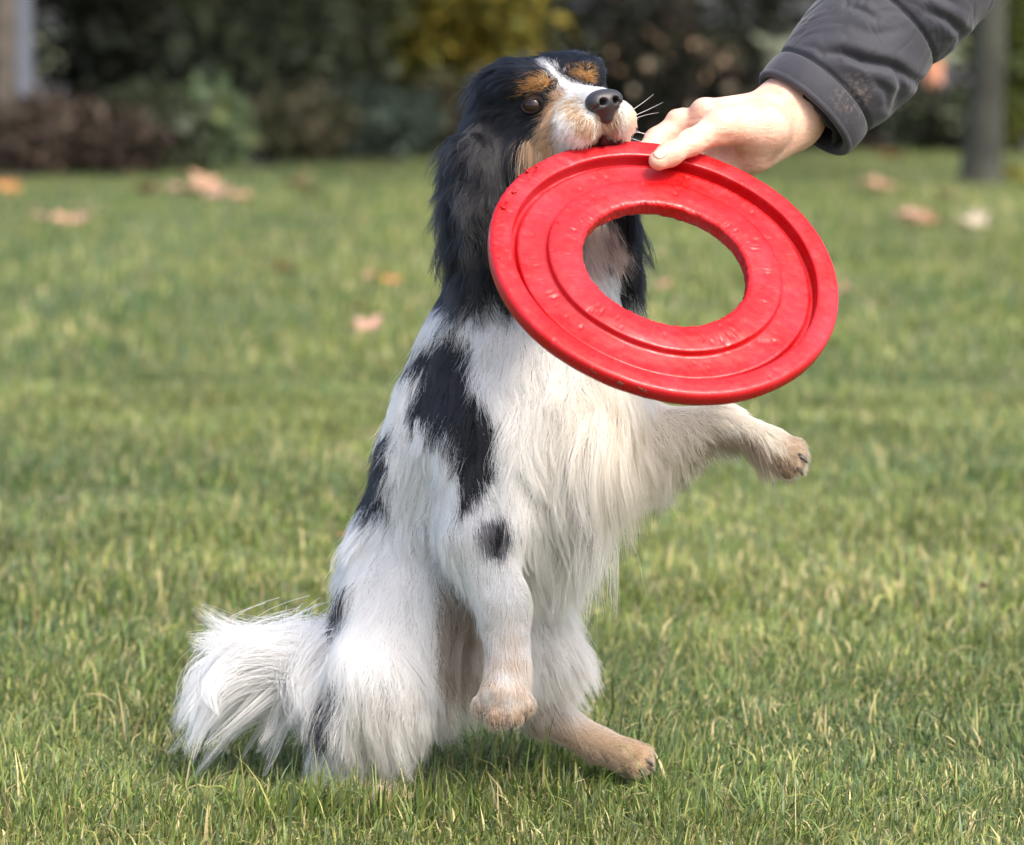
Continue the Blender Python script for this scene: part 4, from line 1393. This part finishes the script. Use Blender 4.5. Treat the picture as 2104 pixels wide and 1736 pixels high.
def build_dog():
    f = dog_field()
    V, F = f.surface()
    V = relax(V, F, 2)
    root = empty('dog', tuple(G(800, 1660)))
    skin = mat_attr('dog_skin', 0.8, 0, 0.2)
    tri = np.concatenate([F[:, [0, 1, 2]], F[:, [0, 2, 3]]])
    body = mesh_np('body', V, [F], skin, root, cols=coat(V, 0.001) * 0.55)
    # ---- coat
    a, b, c = V[tri[:, 0]], V[tri[:, 1]], V[tri[:, 2]]
    ar = np.linalg.norm(np.cross(b - a, c - a), axis=1) / 2
    cen = (a + b + c) / 3
    l = (cen - HC) @ HM.T
    onface = (l[:, 0] > .01) & (np.linalg.norm(l, axis=1) < .12)
    w = ar * np.where(onface, 4.0, 1.0)
    # no hair under the eyes and nose pad
    for s in (1, -1):
        w[np.linalg.norm(l - np.array([.051, .0335 * s, .0075]), axis=1) < .0080] = 0
    w[np.linalg.norm((l - np.array([.106, 0, -.006])) / [1, 1.15, 1], axis=1) < .0112] = 0
    NH = 230000
    r = np.random.default_rng(5)
    ti = r.choice(len(tri), NH, p=w / w.sum())
    u, v = r.random(NH), r.random(NH)
    fl = u + v > 1; u[fl] = 1 - u[fl]; v[fl] = 1 - v[fl]
    rt = a[ti] + (b - a)[ti] * u[:, None] + (c - a)[ti] * v[:, None]
    nn = f.grad(rt)
    T = flow_table()
    pts, ln = strands(f, rt, nn, T)
    mid = np.where((ln > .012)[:, None], pts[:, 4], rt)
    cc = coat(mid, 0.0024, np.random.default_rng(9))
    dark = cc.max(1) < .03
    cc = cc * np.where(dark[:, None], r.uniform(.4, 1.7, (NH, 1)), r.uniform(0.86, 1.08, (NH, 1)))
    t = np.linspace(0, 1, pts.shape[1])
    rad = np.where(ln < .012, .00010, .00013)[:, None] * (1 - 0.75 * t[None] ** 2)
    hm = hair_mat()
    cols = np.repeat(np.clip(cc, .003, .9)[:, None], pts.shape[1], 1)
    curves_obj('coat', pts, rad, cols, hm, root)
    # ---- tail plume: wisps above, a sweep that turns down, loose strands below, fluff by the rump
    K = 14
    LK = []

    def lock(n, pts_, jit, Y, sn, wr_, wt):
        for _ in range(n):
            cp = [np.array(p) + r.normal(0, j, 2) for p, j in zip(pts_, jit)]
            y0 = Y + r.normal(0, .012); sl = r.normal(0, .03)
            LK.append(([P(c_[0], c_[1], y0 + sl * i / 3) for i, c_ in enumerate(cp)], sn, wr_, wt))
    lock(14, [(640, 1345), (545, 1325), (480, 1315), (412, 1312)], (22, 16, 20, 24), .05, 60, .007, .0012)
    lock(7, [(610, 1345), (560, 1315), (490, 1298), (402, 1272)], (20, 12, 16, 20), .05, 34, .006, .0010)
    lock(30, [(655, 1352), (500, 1340), (412, 1385), (388, 1492)], (26, 18, 24, 30), .045, 90, .009, .0020)
    lock(14, [(640, 1372), (520, 1372), (440, 1420), (420, 1520)], (22, 14, 20, 28), .035, 70, .008, .0016)
    lock(6, [(630, 1395), (560, 1425), (500, 1450), (452, 1545)], (18, 14, 22, 26), .03, 60, .005, .0012)
    lock(6, [(632, 1405), (575, 1450), (552, 1500), (520, 1572)], (14, 14, 18, 30), .025, 50, .004, .0009)
    lock(26, [(690, 1345), (632, 1372), (612, 1420), (640, 1500)], (18, 18, 16, 18), .03, 85, .009, .003)
    lock(10, [(690, 1330), (650, 1300), (610, 1310), (570, 1345)], (16, 10, 14, 16), .055, 60, .006, .002)
    tb = np.linspace(0, 1, K)[:, None]
    TP, TC = [], []
    for cp, sn, wr_, wt in LK:
        p0, p1, p2, p3 = cp
        path = (1 - tb) ** 3 * p0 + 3 * (1 - tb) ** 2 * tb * p1 + 3 * (1 - tb) * tb ** 2 * p2 + tb ** 3 * p3
        ph = r.uniform(0, 6.28); path = path + np.c_[0 * tb, .004 * np.sin(ph + tb * 4), .0025 * np.sin(ph + tb * 7)] * tb
        tone = r.uniform(.86, 1.06)
        o0 = r.normal(0, 1, (sn, 3)); cut = r.uniform(.6, 1.04, sn)
        for i in range(sn):
            w_ = wr_ * (1 - tb) ** .8 + wt
            q = path + o0[i] * w_
            q = q[0] + (q - q[0]) * 1.0
            m_ = cut[i]
            # shorter strands stop earlier along the lock
            ti_ = np.clip(tb[:, 0] * m_, 0, 1) * (K - 1)
            i0 = np.minimum(ti_.astype(int), K - 2); fr_ = (ti_ - i0)[:, None]
            TP.append(q[i0] * (1 - fr_) + q[i0 + 1] * fr_)
            TC.append(WHITE * tone * r.uniform(.9, 1.06))
    tpts = np.array(TP); tpts[..., 2] = np.maximum(tpts[..., 2], .006)
    tk = np.linspace(0, 1, K)[None]
    curves_obj('tail_plume', tpts, .00017 * (1 - .7 * tk ** 2), np.repeat(np.clip(np.array(TC), 0, .9)[:, None], K, 1), hm, root)
    # ---- whiskers
    wp = []
    for (b0, b1, b2, L) in ((.090, -.0215, -.014, .034), (.088, -.0225, -.017, .040), (.085, -.023, -.020, .036), (.090, -.021, -.023, .030), (.086, -.0225, -.026, .038), (.082, -.022, -.029, .034)):
        s = np.sign(b1)
        st = H(b0, b1, b2)
        dr = nrm(HF * .15 + HR * s * 1.0 + HU * (b2 + .019) * 42 + rng.normal(0, .12, 3))
        q = [st]
        for k in range(7):
            dr = nrm(dr + np.array([0, 0, -.05]) * (1 if b2 < -.018 else -.3) - HF * .06)
            q.append(q[-1] + dr * L / 7)
        wp.append(q)
    curves_obj('whiskers', np.array(wp), np.linspace(.00022, .00005, 8)[None], np.full((len(wp), 8, 3), .85), hm, root)
    # ---- eyes
    ke = Nodes('eye')
    ke.b.inputs['Base Color'].default_value = (0.016, 0.008, 0.005, 1)
    ke.b.inputs['Roughness'].default_value = 0.05
    ke.b.inputs['Specular IOR Level'].default_value = 0.4
    rim = mat_plain('eye_rim', (0.010, 0.008, 0.008), 0.9, .2, 400, spec=.08)
    for s in (1, -1):
        back_ = 0 if s > 0 else .006
        fe = Field(H(.0475, .0305 * s, .0075) - .013, H(.0475, .0305 * s, .0075) + .013, .0009)
        fe.ell(H(.0470 - back_, .0300 * s, .0075), HM, (.0088, .0088, .0084), .002)
        ve, qe = fe.surface()
        ve = relax(ve, qe, 2)
        e = mesh_np('eye', ve, [qe], ke.m, root)
        fx = nrm(HF * .80 + HR * s * .60)
        sx = nrm(np.cross(HU, fx))
        ring = [H(.0470 - back_, .0300 * s, .0075) + fx * .0058 + sx * math.cos(t) * .0080 + HU * math.sin(t) * (.0040 if math.sin(t) > 0 else .0056) for t in np.linspace(0, 2 * math.pi, 28)]
        v, q = tube(ring, .0016, 8)
        mesh_np('eyelid', v, q[:1], rim, e)
    # ---- nose pad with nostrils
    fn = Field(H(.104, 0, -.006) - .026, H(.104, 0, -.006) + .026, .0007)
    N_ = lambda a_, b_, c_: H(a_, b_, c_ - .0025)
    fn.ell(N_(.1035, 0, .0010), HM, (.0105, .0140, .0092), .004)
    for s in (1, -1):
        fn.ell(N_(.1075, .0068 * s, .0005), HM, (.0078, .0074, .0072), .004)
    fn.cap(N_(.108, 0, .000), N_(.104, 0, -.0100), .0080, .0064, .004)
    for s in (1, -1):
        fn.cap(N_(.1175, .0050 * s, -.0006), N_(.107, .0064 * s, .001), .0029, .0020, .002, sub=True)
        fn.cap(N_(.116, .0074 * s, -.0024), N_(.106, .0140 * s, -.0050), .0013, .0010, .0016, sub=True)
    fn.cap(N_(.1175, 0, -.002), N_(.1110, 0, -.018), .0008, .0010, .0012, sub=True)
    vn, qn = fn.surface()
    vn = relax(vn, qn, 2)
    kn = Nodes('nose_leather')
    n1 = kn.noise(900, 3, .6)
    rr = kn.ramp(n1.outputs[0], [(.3, (.016, .015, .017)), (.7, (.034, .031, .033))])
    kn.l.new(rr.outputs[0], kn.b.inputs['Base Color'])
    kn.b.inputs['Roughness'].default_value = .42
    kn.bump(n1.outputs[0], .5, .0006)
    mesh_np('nose', vn, [qn], kn.m, root)
    # ---- dark lips and mouth line above the disc
    fm = Field(H(.088, 0, -.035) - .03, H(.088, 0, -.035) + .03, .0009)
    fm.cap(H(.080, .011, -.0290), H(.084, -.012, -.0290), .0085, .0085, .004)
    fm.cap(H(.0965, .0, -.024), H(.092, .0, -.031), .0018, .0032, .003)
    vm_, qm = fm.surface()
    mesh_np('mouth', vm_, [qm], mat_plain('mouth_dark', (0.030, 0.004, 0.004), 0.7, .3, 300, spec=.12), root)
    # ---- claws
    cl = mat_plain('claw', (0.03, 0.024, 0.022), 0.4, .3, 200)
    for x, y, Y, dx, dy, dY in ((996, 1466, -.108, -.1, .9, -.5), (1020, 1485, -.118, -.05, .9, -.5), (1050, 1485, -.119, .05, .9, -.5), (1077, 1464, -.111, .15, .9, -.5),
                                (1640, 921, -.040, .8, .5, -.4), (1647, 939, -.047, .8, .6, -.4), (1640, 961, -.048, .6, .8, -.3),
                                (1330, 1562, -.004, .8, .6, -.3), (1333, 1575, .0, .8, .6, -.3), (1318, 1585, -.009, .6, .7, -.4),
                                (806, 1672, -.077, .3, .5, -.7), (830, 1670, -.073, .4, .5, -.7)):
        p = P(x, y, Y); d = nrm([dx, dY, -dy])
        q = [p - d * .004, p, p + d * .004 + np.array([0, 0, -.0004]), p + d * .0075 + np.array([0, 0, -.0016])]
        q = [p + (z_ - p) * .8 for z_ in q]
        v, qf = tube(q, [.0022, .0022, .0016, .0004], 8)
        v[:, 2] = np.maximum(v[:, 2], .002)
        mesh_np('claw', v, qf, cl, root)
    tag(root, 'black white and tan spaniel rearing up to bite the red ring', 'dog')



build_ground()
build_background()
build_disc()
build_person()
build_dog()
build_fallen_leaves()
build_grass()
